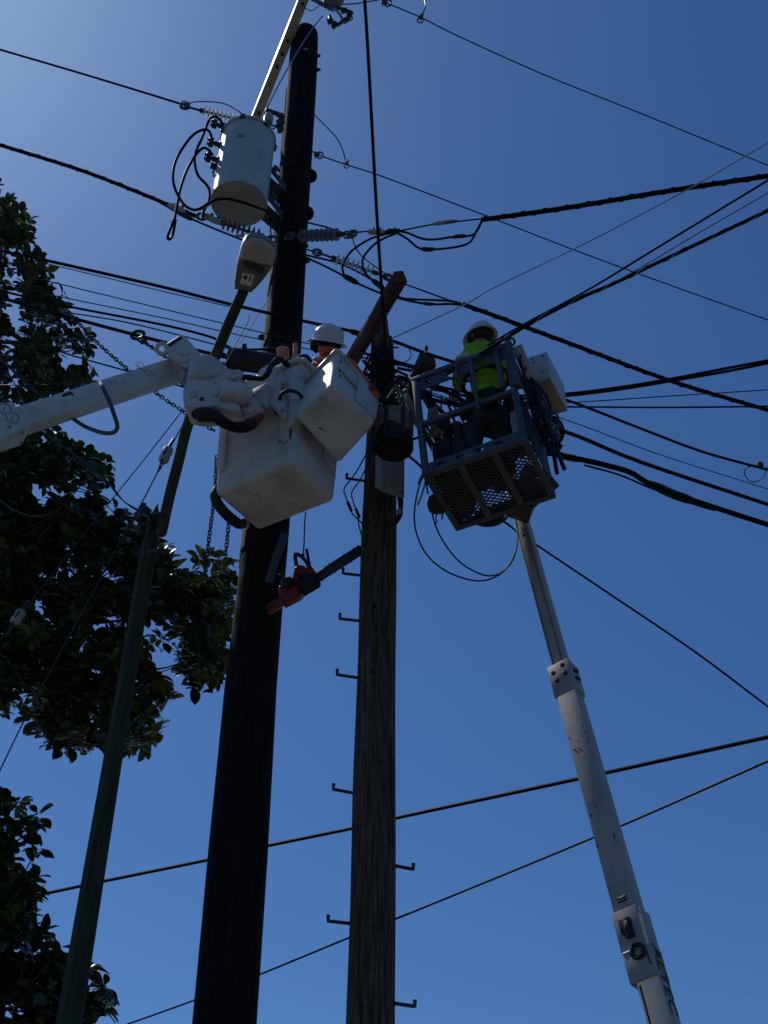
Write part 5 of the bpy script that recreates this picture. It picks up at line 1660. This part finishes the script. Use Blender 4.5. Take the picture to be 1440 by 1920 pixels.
# floor frame, beams and expanded mesh
for a, b in (((0, 0), (1, 0)), ((0, 1), (1, 1)), ((0, 0), (0, 1)), ((1, 0), (1, 1))):
    rail(kp(*a, -.0) - (ki * .02 if a[1] == b[1] else kj * .02), kp(*b, 0) + (ki * .02 if a[1] == b[1] else kj * .02), .05, .046 if a[1] == b[1] else .042, 'floor_frame')
for u in (.345, .69):
    rail(kp(u, .02, -.012), kp(u, .98, -.012), .055, .03, 'floor_beam')
mb = MB()
nu, nv = 15, 32
du, dv = 1 / nu, 1 / nv
t_ = .0034
for a in range(nv):
    for i in range(nu * 2):
        u0, u1 = i * du / 2, (i + 1) * du / 2
        f0 = (i % 2) ^ (a % 2); f1 = ((i + 1) % 2) ^ (a % 2)
        v0, v1 = (a + .08 + .92 * f0) * dv, (a + .08 + .92 * f1) * dv
        p0, p1 = kp(u0, v0, .012), kp(u1, v1, .012)
        d_ = (p1 - p0).normalized(); n_ = kk_.cross(d_) * t_
        h = kk_ * .006
        mb.add([p0 - n_ - h, p1 - n_ - h, p1 + n_ - h, p0 + n_ - h, p0 - n_ + h, p1 - n_ + h, p1 + n_ + h, p0 + n_ + h],
               [[0, 1, 2, 3], [7, 6, 5, 4], [0, 4, 5, 1], [2, 6, 7, 3]])
build(mb, 'mesh_floor', M['galv'], rl, kind='stuff')
# rubber mat leaving two gaps
mb = MB()
def matpoly(pl): mb.prism([kp(u, v, .024) for u, v in pl], kk_ * .012)
matpoly([(.03, .03), (.97, .03), (.97, .22), (.82, .3), (.78, .5), (.6, .58), (.03, .62)])
matpoly([(.03, .62), (.34, .6), (.22, .88), (.03, .97)])
matpoly([(.6, .58), (.72, .54), (.78, .75), (.72, .97), (.64, .97)])
matpoly([(.22, .9), (.64, .9), (.64, .97), (.2, .97)])
matpoly([(.78, .86), (.97, .8), (.97, .97), (.76, .97)])
build_each(mb, 'rubber_mat', M['rubber'], rl)
# right side panel, levelling arm, mount
mb = MB().prism([kp(1.03, .05, .06), kp(1.03, .8, .02), kp(1.03, .9, KH * .45), kp(1.03, .1, KH * .5)], ki * .012, .003)
build(mb, 'side_panel', M['darksteel'], rl)
mb = MB().beam(PY(969, 650, kp(1, .1, KH).y + .02), PY(1042, 822, kp(1, .8, .2).y + .05), .075, .075, V((-.3, -.8, .5)), .008)
build(mb, 'levelling_arm', M['tan'], rl)
mb = MB()
for i in range(7):
    q = PY(969, 650, kp(1, .1, KH).y - .025).lerp(PY(1042, 822, kp(1, .8, .2).y), .1 + .13 * i)
    mb.lathe(q, (0, -1, 0), [(-.03, .01), (.006, .01), (.008, .004)], 8)
build_each(mb, 'arm_rivet', M['darksteel'], rl)
mb = MB().beam(PY(1005, 838, kp(1, .8, .1).y), PY(1046, 818, kp(1, .8, .2).y), .07, .05, bevel=.006)
mb.beam(kp(.7, 1.05, .05), kp(1.05, .95, .15), .12, .14, bevel=.01)
mb.beam(kp(.62, 1.08, -.02), kp(.85, 1.15, .4), .2, .2, bevel=.015)
build_each(mb, 'basket_mount', M['darksteel'], rl)
mb = MB()
rng = random.Random(8)
for k in range(14):
    a0 = kp(1.06 + rng.uniform(0, .12), rng.uniform(.1, .9), KH * rng.uniform(.7, .95))
    a1 = kp(1.1 + rng.uniform(0, .15), rng.uniform(.2, 1), KH * rng.uniform(.05, .3))
    mid = (a0 + a1) / 2 + V((rng.uniform(-.05, .1), rng.uniform(-.05, .05), 0))
    mb.tube(catmull([a0, mid, a1], 5), rng.choice([.009, .013, .018]), 7)
build_each(mb, 'hydraulic_hose', M['rubber'], rl)
mb = MB().box(kp(.93, .3, KH * .28), ki, kj, kk_, .05, .06, .2, .012)
build(mb, 'step_box', M['cabinet'], rl)
# boom: four stages, all on one axis line
Yt_, Yb_ = 8.15, 7.35
def bp(px, py):
    t = (py - 955) / (1920 - 955)
    return PY(px, py, Yt_ + (Yb_ - Yt_) * t)
b_top, b_in, b_mid, b_bot = bp(972, 955), bp(1057, 1268), bp(1178, 1700), bp(1238, 1920)
bax = (b_bot - b_top).normalized()
line = lambda s: b_top + bax * s
proj_s = lambda p: (p - b_top).dot(bax)
bs = V((cos(radians(37)), -sin(radians(37)), 0)); bs = (bs - bax * bs.dot(bax)).normalized(); bu = bax.cross(bs)
def seg(s0, s1, w, h, name, m='boomgrey', off=V((0, 0, 0)), bevel=.005):
    return framed(MB().box(line((s0 + s1) / 2) + off, bax, bs, bu, (s1 - s0) / 2, w / 2, h / 2, bevel), name, M[m], line((s0 + s1) / 2) + off, bax, bs, bu, rl)
s_in, s_low, s_end = proj_s(b_in), proj_s(bp(1170, 1740)), proj_s(b_bot)
wi = W(28, b_in)
frontn = bu if bu.y < 0 else -bu
seg(-.9, s_in + .2, wi, wi * .8, 'inner_boom')
mb = MB()
for o in (-.36, .3):
    mb.beam(line(-.2) + bs * wi * o + frontn * wi * .402, line(s_in) + bs * wi * o + frontn * wi * .402, .006, .004, frontn)
build_each(mb, 'boom_slot', M['ink'], rl)
mb = MB().lathe(line(.38) + frontn * wi * .4, frontn, [(0, .016), (.003, .016)], 12)
build(mb, 'boom_hole', M['ink'], rl)
wo = W(41, bp(1105, 1400))
seg(s_in + .02, s_low + .1, wo, wo * .85, 'outer_boom')
seg(s_in - .03, s_in + .26, wo * 1.16, wo * 1.0, 'boom_collar')
mb = MB()
for a, b in ((-.3, .06), (.25, .03), (-.22, .14), (.28, .11)):
    mb.lathe(line(s_in + b - .01) + bs * wo * a + frontn * wo * .5, frontn, [(0, .018), (.014, .018), (.015, .012)], 10)
for a, b in ((-.2, .04), (.1, .06), (-.15, .12), (.12, .14)):
    mb.lathe(line(s_in + b) + bs * wo * .58 + frontn * wo * a, bs, [(0, .018), (.014, .018)], 10)
build_each(mb, 'collar_bolt', M['darksteel'], rl)
# worn paint marks on the outer boom
mb = MB()
rng = random.Random(21)
s_m = proj_s(bp(1092, 1405))
for k in range(22):
    ss = rng.choice([s_m + rng.gauss(0, .05), s_m + .1 + rng.uniform(-.03, .02), rng.uniform(s_in + .3, s_low)])
    q = line(ss) + bs * rng.uniform(-.45, .45) * wo + frontn * wo * .4255
    a = rng.uniform(-.4, .4)
    mb.box(q, bax * cos(a) + bs * sin(a), bs * cos(a) - bax * sin(a), frontn, rng.uniform(.003, .02), rng.uniform(.0015, .006), .0006)
build(mb, 'paint_chips', M['darksteel'], rl, kind='stuff')
wl = W(62, b_bot)
s_hk = proj_s(bp(1185, 1745))
s_b0 = proj_s(bp(1195, 1792))
seg(s_hk - .1, s_hk + .17, wo * 1.1, wo * .98, 'boom_collar', off=bs * wo * -.05)
seg(s_b0 - .25, s_end + 2.6, wl * .8, wl * .72, 'base_boom', off=bs * wl * .12)
seg(s_b0, s_b0 + .2, wl * .98, wl * .86, 'boom_collar', off=bs * wl * .03)
mb = MB().prism([line(s_hk + .15) - bs * wo * .5 + frontn * .06, line(s_b0 + .01) - bs * wo * .55 + frontn * .1, line(s_b0 + .01) + bs * wo * .3 + frontn * .1], -frontn * .1, .004)
build(mb, 'lit_triangle', M['fibre'], rl)  # paler triangle than the boom, imitates a sunlit patch
mb = MB()
mb.beam(line(s_b0 + .22) - bs * wl * .17 + frontn * wl * .362, line(s_end + 2) - bs * wl * .17 + frontn * wl * .362, .012, .004, frontn)
build_each(mb, 'boom_slot', M['ink'], rl)
mb = MB().tube(catmull([line(s_hk - .02) + frontn * wo * .5, line(s_hk + .03) + frontn * wo * .62, line(s_hk + .1) + frontn * wo * .6], 4), .03, 8)
mb.box(line(s_hk + .02) + frontn * wo * .55 - bs * .02, bax, bs, frontn, .05, .03, .03, .008)
mb.ring(line(s_hk + .2) + frontn * wo * .6 + bs * .02, bax, bs, .042, .014, 18, 8)
build(mb, 'winch_hook', M['rubber'], rl)
mb = MB()
for k in range(2):
    pts = [line(s_hk - .2 + k * .025 + .02 * cos(a)) + bs * sin(a) * wo * .25 + frontn * (wo * .4255) for a in [-1 + 2 * i / 10 for i in range(11)]]
    mb.tube(pts, .008, 5)
mb.tube([line(s_b0 + .03) + bs * wl * .18 + frontn * wl * .432, line(s_b0 + .04) + bs * wl * .36 + frontn * wl * .432, line(s_b0 + .13) + bs * wl * .4 + frontn * wl * .432], .005, 5)
build_each(mb, 'painted_mark', M['ink'], rl)
# lettering down the boom's right side
side = bs
sx = bax
text_mesh('ALTEC', .15, line(proj_s(bp(1243, 1848))) + side * (wl * .52 + .002) , bax, -frontn if (bax.cross(-frontn)).dot(side) > 0 else frontn, M['ink'], 'lettering', rl, .0008)

# control box, its own bracketed thing on the basket side
q = S((1.559, 8.0, 9.513))
e1, e2, e3 = V((-0.901, 0.433, -0.011)), V((0.431, 0.899, 0.076)), V((-0.043, -0.064, 0.997))
l1, l2, l3 = .202 * SC, .549 * SC, .331 * SC
t = thing('control_box', 'pale grey box with bare plywood underside mounted right of the basket', 'box', q)
mb = MB().hexa([q, q + e1 * l1, q + e1 * l1 + e2 * l2, q + e2 * l2, q + e3 * l3, q + e1 * l1 + e3 * l3, q + e1 * l1 + e2 * l2 + e3 * l3, q + e2 * l2 + e3 * l3], .006)
build(mb, 'box_body', M['tank'], t)
mb = MB().hexa([q + e1 * .004 + e2 * .004 - e3 * .008, q + e1 * (l1 - .004) + e2 * .004 - e3 * .008, q + e1 * (l1 - .004) + e2 * (l2 - .004) - e3 * .008, q + e1 * .004 + e2 * (l2 - .004) - e3 * .008,
                q + e1 * .004 + e2 * .004 + e3 * .004, q + e1 * (l1 - .004) + e2 * .004 + e3 * .004, q + e1 * (l1 - .004) + e2 * (l2 - .004) + e3 * .004, q + e1 * .004 + e2 * (l2 - .004) + e3 * .004], .002)
build(mb, 'plywood_base', M['ply'], t)
mb = MB()
for a, b in ((.2, .88), (.75, .9), (.3, .3), (.7, .75)):
    mb.lathe(q + e1 * l1 * a + e3 * l3 * b - e2 * .001, -e2, [(-.004, .008), (.006, .008)], 8)
for a, b in ((.3, .3), (.6, .5), (.5, .85), (.4, .65)):
    mb.lathe(q + e1 * l1 * a + e2 * l2 * b - e3 * .007, -e3, [(-.004, .006), (.004, .006)], 8)
build_each(mb, 'box_screw', M['darksteel'], t)
mb = MB().beam(q + e1 * (l1 + .12) + e2 * .1 + e3 * .12, q + e1 * (l1 - .02) + e2 * .1 + e3 * .12, .05, .05, bevel=.005)
mb.beam(q + e1 * (l1 + .1) + e2 * .35 + e3 * .1, q + e1 * (l1 - .02) + e2 * .35 + e3 * .1, .05, .05, bevel=.005)
build_each(mb, 'box_bracket', M['darksteel'], t)

# coil of black cable hung behind the basket
t = thing('cable_coil', 'thick coil of black cable hung behind the control box', 'cable coil', PY(1030, 820, 7.75))
rng = random.Random(4)
mb = MB()
for k in range(11):
    c_ = PY(1026 + rng.uniform(-3, 3), 812 + rng.uniform(-4, 4), 7.72 + rng.uniform(-.04, .06))
    mb.ring(c_, (R + F * rng.uniform(-.3, .3)).normalized(), (U + F * rng.uniform(-.5, .2)).normalized(), W(24 + rng.uniform(-6, 7), c_), .014, 26, 6)
build_each(mb, 'coil_turn', M['cable'], t)
mb = MB().tube(catmull([PY(1052, 835, 7.7), PY(1040, 850, 7.7), PY(1015, 852, 7.75), PY(990, 862, 7.8)], 5), .02, 7)
build(mb, 'coil_tail', M['cable'], t)
mb = MB()
for a in (0.4, 2.2, 4.6):
    c_ = PY(1026, 812, 7.72) + R * W(25, PY(1026, 812, 7.7)) * cos(a) + U * W(25, PY(1026, 812, 7.7)) * sin(a)
    mb.sphere(c_, .035)
build_each(mb, 'coil_tape', M['rubber'], t)

# gear inside the basket
gear = [('tool_bag', 'dark canvas tool bag standing in the left basket corner', 'bag', (.14, .35), (.085, .12), .42),
        ('tool_pouch', 'small dark pouch leaning beside the tool bag in the basket', 'pouch', (.34, .2), (.06, .07), .3)]
for nm, lab, cat, (u, v), (hx, hy), h in gear:
    t = thing(nm, lab, cat, kp(u, v, .04))
    c_ = kp(u, v, .04 + h / 2)
    build(MB().box(c_, ki, kj, kk_, hx, hy, h / 2, .025, 3), 'bag_body', M['black'], t)
    mb = MB().ring(c_ + kk_ * h / 2, ki, kk_, hx * .7, .012, 12, 6, 0, pi)
    build(mb, 'bag_handle', M['canvas'], t)
t = thing('hydraulic_tool', 'grey cylindrical tool standing upright in the basket', 'tool', kp(.3, .35, .04))
build(MB().lathe(kp(.3, .3, .05), kk_, [(0, .04), (.05, .055), (.35, .055), (.37, .035), (.5, .035), (.52, .05), (.6, .05), (.62, .03)], 16), 'tool_barrel', M['darksteel'], t)
build(MB().beam(kp(.25, .3, .5), kp(.36, .28, .46), .03, .03, bevel=.006), 'tool_grip', M['rubber'], t)
t = thing('jumper_leads', 'tangle of black jumper leads draped over the left basket rail', 'leads', kp(.1, .3, KH * .7))
mb = MB()
rng = random.Random(14)
for k in range(13):
    u0 = rng.uniform(.03, .3)
    pts_ = [kp(u0, rng.uniform(.1, .5), KH * rng.uniform(.75, .95)), kp(u0 + rng.uniform(-.02, .1), rng.uniform(.1, .6), KH * rng.uniform(.45, .65)),
            kp(u0 + rng.uniform(-.02, .15), rng.uniform(.1, .7), KH * rng.uniform(.2, .4)), kp(u0 + rng.uniform(0, .18), rng.uniform(.2, .7), KH * rng.uniform(.05, .2))]
    mb.tube(catmull(pts_, 5), rng.choice((.008, .012, .02)), 6)
build_each(mb, 'jumper_lead', M['rubber'], t)
t = thing('rag_bundle', 'pale rag and strap bundle hung inside the left basket rail', 'rags', kp(.1, .1, KH * .6))
mb = MB()
for k in range(7):
    a0 = kp(.08 + k * .012, .12, KH * .72)
    mb.tube(catmull([a0, a0 + V((rng.uniform(-.02, .03), 0, -.1)), a0 + V((rng.uniform(-.03, .05), 0, -.2)), a0 + V((rng.uniform(-.03, .06), 0, -.3))], 4), [.012] * 9 + [.02] * 4, 6)
build_each(mb, 'cloth_strip', M['canvas'], t)

# things hanging under the basket
t = thing('pouch', 'black rounded pouch hanging below the left basket corner', 'pouch', PY(820, 945, kp(0, .5, 0).y))
c_ = PY(822, 945, kp(0, .6, 0).y)
build(MB().lathe(c_ - R * W(19, c_) + F * .0, R * .95 + F * .3, [(0, .03), (.02, .07), (.05, .085), (.12, .085), (.15, .06)], 18), 'pouch_body', M['rubber'], t)
build(MB().tube([c_, kp(.1, .6, 0)], .012, 6), 'pouch_strap', M['rubber'], t)
mb = MB()
for x, y in ((818, 978), (829, 970)):
    mb.tube(catmull([PY(x, 955, c_.y), PY(x + 2, 963, c_.y), PY(x - 1, 970, c_.y), PY(x + 1, y, c_.y), PY(x - 1, y + 4, c_.y)], 4), .006, 5)
build_each(mb, 'pouch_cord', M['rubber'], t)
wire([(797, 885), (785, 915), (777, 960), (781, 1000), (800, 1040), (835, 1070), (880, 1087), (915, 1087), (948, 1068), (966, 1035), (971, 1000), (968, 975)], 3.2, 'outer black hose loop hanging under the basket', 7.15, 7.9, cat='hose', name='hose')
wire([(806, 930), (812, 970), (828, 1010), (860, 1052), (900, 1076), (930, 1078), (955, 1060), (968, 1030), (971, 995)], 3.2, 'inner black hose loop hanging under the basket', 7.3, 7.92, cat='hose', name='hose')
wire([(798, 885), (797, 905), (790, 930), (783, 947)], 4, 'teal webbing strap dangling from the left basket corner', 7.1, 7.1, m='teal', cat='strap', name='strap')
wire([(796, 882), (789, 895), (784, 907)], 4, 'short pale strap end at the left basket corner', 7.1, 7.08, m='teal', cat='strap', name='strap')
wire([(800, 890), (800, 910), (803, 926)], 3.5, 'short black strap end below the left basket corner', 7.1, 7.1, cat='strap', name='strap')
t = thing('hose_bundle', 'black hose bundle sagging under the rear basket edge', 'hose', PY(920, 975, 7.8))
mb = MB()
for k in range(6):
    o = k * .01
    mb.tube(catmull([PY(872, 968 + k, 7.75 + o), PY(900, 983 - k * 2, 7.7 + o), PY(925, 984 - k * 2, 7.7 + o), PY(945, 974 - k, 7.75 + o), PY(955, 962, 7.85 + o)], 5), .016, 7)
build_each(mb, 'hose_turn', M['rubber'], t)
wire([(935, 972), (952, 982), (968, 996)], 3, 'short black hose from the bundle to the boom', 7.7, 7.9, cat='hose', name='hose')

# ------------------------------------------------------------------ canvas bucket on its hook
YB = 7.25
t = thing('canvas_bucket', 'brown and black canvas tool bucket hanging in front of the old pole', 'tool bucket', PY(736, 855, YB))
cb_, ct_ = PY(737, 847, YB), PY(735, 790, YB)
axb = V((0, 0, 1)); hb = .36; rb = W(36, cb_)
c0 = PY(738, 844, YB)
mb = MB().lathe(c0, axb, [(0.012, rb * .5), (.008, rb * .86), (0, rb * .95), (.012, rb * 1.02), (.05, rb * 1.0), (hb * .5, rb * .97)], 30)
build(mb, 'lower_body', M['black'], t)
mb = MB()
n_ = 30
vs, fs = [], []
for i, (h, r) in enumerate(((hb * .47, .985), (hb * .75, 1.0), (hb, 1.0), (hb, .96), (hb * .6, .95))):
    for j in range(n_):
        a = 2 * pi * j / n_
        wv = .03 * sin(a * 3 + 1) if i == 0 else 0
        vs.append(c0 + V((cos(a) * rb * r, sin(a) * rb * r, h + wv)))
for i in range(4):
    for j in range(n_):
        k = (j + 1) % n_
        fs.append([i * n_ + j, i * n_ + k, (i + 1) * n_ + k, (i + 1) * n_ + j])
build(MB().add(vs, fs), 'upper_body', M['canvas'], t)
mb = MB().lathe(c0 - V((0, 0, .004)), (0, 0, 1), [(0, rb * .8), (.012, rb * .8)], 26)
build(mb, 'bucket_base', M['black'], t)
mb = MB()
for a in (-2.0, -1.1, .3, 2.2):
    o = V((cos(a), sin(a), 0)) * rb * 1.03
    pts = [c0 + o + V((0, 0, .03)), c0 + o + V((0, 0, hb))]
    mb.beam(pts[0], pts[1], .035, .008, V((cos(a), sin(a), 0)))
build_each(mb, 'bucket_strap', M['rubber'], t)
hk = PY(744, 722, 7.3)
mb = MB()
for a in (-2.6, -.4, .9):
    mb.tube([c0 + V((cos(a) * rb, sin(a) * rb, hb)), hk], .011, 6)
build_each(mb, 'bucket_rope', M['canvas'], t)
mb = MB()
rng = random.Random(9)
for k in range(6):
    mb.ring(hk + V((rng.uniform(-.02, .04), 0, rng.uniform(-.02, .03))), (R + F * rng.uniform(-.6, .6)).normalized(), (U + R * rng.uniform(-.5, .5)).normalized(), rng.uniform(.025, .05), .008, 14, 5)
build(mb, 'hook', M['darksteel'], t)
# pale leather pad beside it
t = thing('cover_blanket', 'pale stained cover hanging between the canvas bucket and the basket', 'cover', PY(770, 760, 7.5))
mb = MB().prism([PY(x, y, 7.45) for x, y in ((757, 738), (764, 729), (772, 752), (783, 780), (786, 800), (778, 794), (768, 782), (758, 772))], V((.02, .07, 0)), .012, 3)
build(mb, 'cover_cloth', M['ply'], t)
build(MB().box(PY(759, 745, 7.42), R, U, F, .02, .03, .015, .004), 'cover_buckle', M['sticker'], t)

# ------------------------------------------------------------------ chainsaw
YS = 8.0
t = thing('chainsaw', 'red chainsaw hanging on a cord below the front bucket', 'chainsaw', PY(560, 1095, YS))
zs = lambda x, y: (480 + x / 4.8, 980 + y / 4.8)
mb = MB().prism([PY(*zs(x, y), YS) for x, y in ((330, 470), (345, 400), (380, 372), (430, 380), (455, 400), (495, 380), (550, 450), (560, 520), (480, 560), (400, 640), (260, 712), (225, 660), (200, 600), (205, 560), (300, 560), (325, 520))], V((0, .11, 0)), .014, 3)
build(mb, 'engine_housing', M['redplastic'], t)
mb = MB().prism([PY(*zs(x, y), YS - .03) for x, y in ((360, 480), (440, 440), (540, 460), (585, 540), (570, 560), (440, 636), (400, 610), (370, 560))], V((0, .05, 0)), .01)
build(mb, 'clutch_cover', M['black'], t)
mb = MB().sphere(PY(*zs(285, 540), YS - .01), (.055, .05, .055))
mb.lathe(PY(*zs(245, 500), YS), (-.5, -.3, .8), [(0, .02), (.04, .025), (.05, .018)], 10)
build(mb, 'starter_cover', M['rubber'], t)
mb = MB().tube(catmull([PY(*zs(x, y), YS + .03) for x, y in ((372, 440), (352, 300), (372, 286), (415, 310), (465, 372), (470, 440))], 6), .017, 8)
build(mb, 'front_handle', M['rubber'], t)
mb = MB().tube([PY(*zs(484, 400), YS + .02), PY(*zs(455, 242), YS + .02)], .013, 8)
mb.tube([PY(*zs(410, 285), YS), PY(*zs(438, 292), YS)], .01, 6)
build_each(mb, 'hand_guard', M['rubber'], t)
mb = MB().prism([PY(*zs(x, y), YS + .01) for x, y in ((225, 655), (255, 700), (240, 730), (120, 800), (105, 790), (190, 740), (90, 752), (85, 740))], V((0, .06, 0)), .008)
build(mb, 'rear_handle', M['redplastic'], t)
bar = [(535, 462), (885, 236), (925, 220), (955, 226), (970, 248), (962, 276), (590, 515), (570, 520)]
mb = MB().prism([PY(*zs(x, y), YS + .03) for x, y in bar], V((0, .012, 0)), .002)
build(mb, 'guide_bar', M['darksteel'], t)
mb = MB()
bp_ = [PY(*zs(x, y), YS + .036) for x, y in bar]
rim = catmull(bp_ , 6)
mb.tube(rim, .008, 6)
for i in range(0, len(rim), 2):
    mb.box(rim[i], R, U, F, .011, .011, .006)
build(mb, 'saw_chain', M['darksteel'], t)
wire([(573, 960), (571, 985), (570, 1020), (568, 1041)], 2.6, 'thin cord holding the chainsaw', 8.05, 8.02, m='cable', cat='cord', name='cord')

# ------------------------------------------------------------------ trees with large glossy leaves
def leaf_mesh(seed, mt):
    r = random.Random(seed)
    L, w = 1.0, r.uniform(.25, .32)
    vs, fs = [], []
    n = 6
    bend = r.uniform(.08, .3)
    for i in range(n + 1):
        t = i / n
        ww = w * max(0.0, sin(pi * t ** 1.25)) ** .7 + .012 * (1 - t)
        z = -bend * t * t
        vs += [(t * L, -ww, z + .35 * ww), (t * L, 0, z), (t * L, ww, z + .35 * ww)]
    for i in range(n):
        for j in range(2):
            a = i * 3 + j
            fs.append([a, a + 3, a + 4, a + 1])
    return [V(x) for x in vs], fs, mt
LV = [leaf_mesh(i, 'leafa') for i in range(3)]
leaf_me = {}
for k, mt in enumerate(('leafa', 'leafb', 'leafc')):
    for i in range(3):
        leaf_me[(i, k)] = make_mesh('leaf', LV[i][0], LV[i][1], M[mt], None, 180)

def inpoly(x, y, poly):
    c = False
    j = len(poly) - 1
    for i in range(len(poly)):
        xi, yi = poly[i]; xj, yj = poly[j]
        if (yi > y) != (yj > y) and x < (xj - xi) * (y - yi) / (yj - yi) + xi:
            c = not c
        j = i
    return c

def tree(label, polys, n_ros, Yc, thick, trunk_xy, seed, size=.155):
    """crown: rosettes of leaves spread through a deep volume; limbs reach each clump"""
    r = random.Random(seed)
    ros = []
    xs = [p[0] for po in polys for p in po]; ys = [p[1] for po in polys for p in po]
    guard = 0
    while len(ros) < n_ros and guard < n_ros * 60:
        guard += 1
        x, y = r.uniform(min(xs), max(xs)), r.uniform(min(ys), max(ys))
        inside = any(inpoly(x, y, po) for po in polys)
        if not inside:
            # stray sprays just beyond the mass, so that its edge is ragged
            if r.random() > .16 or not any(inpoly(x + ox, y + oy, po) for po in polys for ox, oy in ((-20, 0), (20, 0), (0, 22), (0, -22), (-14, 14))):
                continue
        d = r.uniform(-1, 1)
        p = PY(x, y, Yc + d * thick)
        if inside and (noise.noise(p * 1.7 + V((seed, 0, 0))) < -.22 or noise.noise(V((x * .02, y * .02, seed))) < (-.17 if y < 720 else -.24)):
            continue
        ros.append(p)
    tx, ty = trunk_xy
    t = thing('broadleaf_tree', label, 'tree', (tx, ty, 0))
    # trunk and limbs
    zs_ = [p.z for p in ros]
    top = max(zs_) * .8
    tp = [V((tx, ty, -.2)), V((tx + .1, ty, top * .3)), V((tx - .05, ty + .1, top * .6)), V((tx + .1, ty, top))]
    tc_ = catmull(tp, 8)
    build(MB().tube(tc_, [.26 * (1 - .75 * i / (len(tc_) - 1)) for i in range(len(tc_))], 12), 'trunk', M['bark'], t)
    mb = MB()
    pick = r.sample(ros, min(len(ros), 46))
    for p in pick:
        z0 = max(1.5, min(top - .1, p.z + .35))
        s = min(tc_, key=lambda q: abs(q.z - z0))
        m1 = s.lerp(p, .55) + V((r.uniform(-.3, .3), r.uniform(-.2, .5), r.uniform(-.1, .3)))
        c = catmull([s, m1, p], 6)
        bare = 0                                        # no limb across open sky where the crown has none
        for q in c:
            d = q - CAM
            qx, qy = 720 + FPX * d.dot(R) / d.dot(F), 960 - FPX * d.dot(U) / d.dot(F)
            if qx > -30 and not any(inpoly(qx, qy, po) for po in polys):
                bare += 1
        if bare > 0:
            continue
        mb.tube(c, [.045 * (1 - .88 * i / (len(c) - 1)) for i in range(len(c))], 6)
    for p in ros:
        q = min(pick, key=lambda a: (a - p).length_squared)
        if .02 < (q - p).length < .55:
            mb.tube(catmull([q, q.lerp(p, .5) + V((0, 0, -.03)), p], 3), .008, 4)
    build(mb, 'limbs', M['bark'], t)
    leaves = []
    for p in ros:
        up_ = (V((r.gauss(0, .45), r.gauss(0, .45), 1.0)) + (p - V((tx, ty, p.z))).normalized() * .35).normalized()
        s_, u_ = perp(up_)
        n = r.randint(4, 10)
        a0 = r.uniform(0, 6)
        for i in range(n):
            a = a0 + i * 2.399
            tilt = r.uniform(-.35, .75)
            X = (s_ * cos(a) + u_ * sin(a)) * cos(tilt) + up_ * sin(tilt)
            Z = (up_ * cos(tilt) - (s_ * cos(a) + u_ * sin(a)) * sin(tilt) + V((r.gauss(0, .25), r.gauss(0, .25), 0))).normalized()
            Y_ = Z.cross(X).normalized(); Z = X.cross(Y_)
            sz = size * r.choice((r.uniform(.5, .85), r.uniform(.8, 1.15), r.uniform(.95, 1.3)))
            o = p + X * .02 - up_ * .05 * (i / n)
            leaves.append((o, X, Y_, Z, sz, r.randint(0, 2), r.choices((0, 1, 2), (5, 4.5, 2.0))[0]))
    leaves.sort(key=lambda l: (l[0] - CAM).length - l[4] * 8)
    for l in leaves[:300]:
        inst(leaf_me[(l[5], l[6])], 'leaf', l[0], l[1], l[2], l[3], t, l[4])
    mb = MB()
    for o, X, Y_, Z, sz, v, k in leaves[300:]:
        vs, fs, _ = LV[v]
        mb.add([o + (X * a.x + Y_ * a.y + Z * a.z) * sz for a in vs], fs, k)
    me = bpy.data.meshes.new('crown')
    b0 = ORG[t.name]
    me.from_pydata([tuple(x - b0) for x in mb.v], [], mb.f)
    for mt in ('leafa', 'leafb', 'leafc'): me.materials.append(M[mt])
    me.polygons.foreach_set('material_index', mb.m)
    me.polygons.foreach_set('use_smooth', [True] * len(me.polygons))
    o = bpy.data.objects.new('crown', me)
    COL.objects.link(o); o.parent = t
    props(o, kind='stuff')

pA = [[(-60, 340), (5, 362), (22, 385), (18, 420), (60, 436), (62, 475), (72, 500), (62, 525), (85, 548), (108, 565), (120, 590), (112, 625), (70, 730), (-60, 800)],
      [(100, 620), (135, 632), (158, 645), (150, 668), (110, 700), (60, 730)], [(60, 730), (110, 695), (150, 692), (178, 694), (150, 712), (70, 742)],
      [(-60, 740), (50, 740), (50, 800), (-60, 830)],
      [(-60, 800), (95, 805), (120, 825), (160, 855), (188, 868), (182, 895), (165, 925), (190, 968), (235, 975), (265, 1005), (300, 1032), (330, 1062), (345, 1090), (350, 1150), (350, 1190), (300, 1205), (255, 1205), (270, 1240),
       (310, 1290), (318, 1310), (285, 1330), (290, 1375), (265, 1405), (225, 1405), (190, 1385), (160, 1400), (115, 1405), (85, 1385), (75, 1350), (95, 1315), (50, 1300), (20, 1318), (-80, 1335)],
      [(352, 1060), (390, 1048), (412, 1068), (430, 1092), (428, 1140), (424, 1190), (410, 1270), (385, 1280), (362, 1272), (345, 1252), (365, 1220), (350, 1180), (345, 1100)]]
tree('large glossy leaved tree behind the boom and lamp post at left', pA, 2250, 11.2, 1.0, (-6.3, 12.2), 5)
pB = [[(-80, 1490), (5, 1500), (40, 1525), (68, 1535), (60, 1575), (48, 1605), (52, 1640), (75, 1672), (85, 1705), (72, 1735), (95, 1765), (112, 1805), (150, 1822), (180, 1842), (200, 1880), (175, 1895), (150, 1910), (140, 1990), (-80, 1990)]]
tree('shorter dark glossy leaved tree in the lower left corner', pB, 580, 10.6, .8, (-5.6, 10.6), 9, .15)
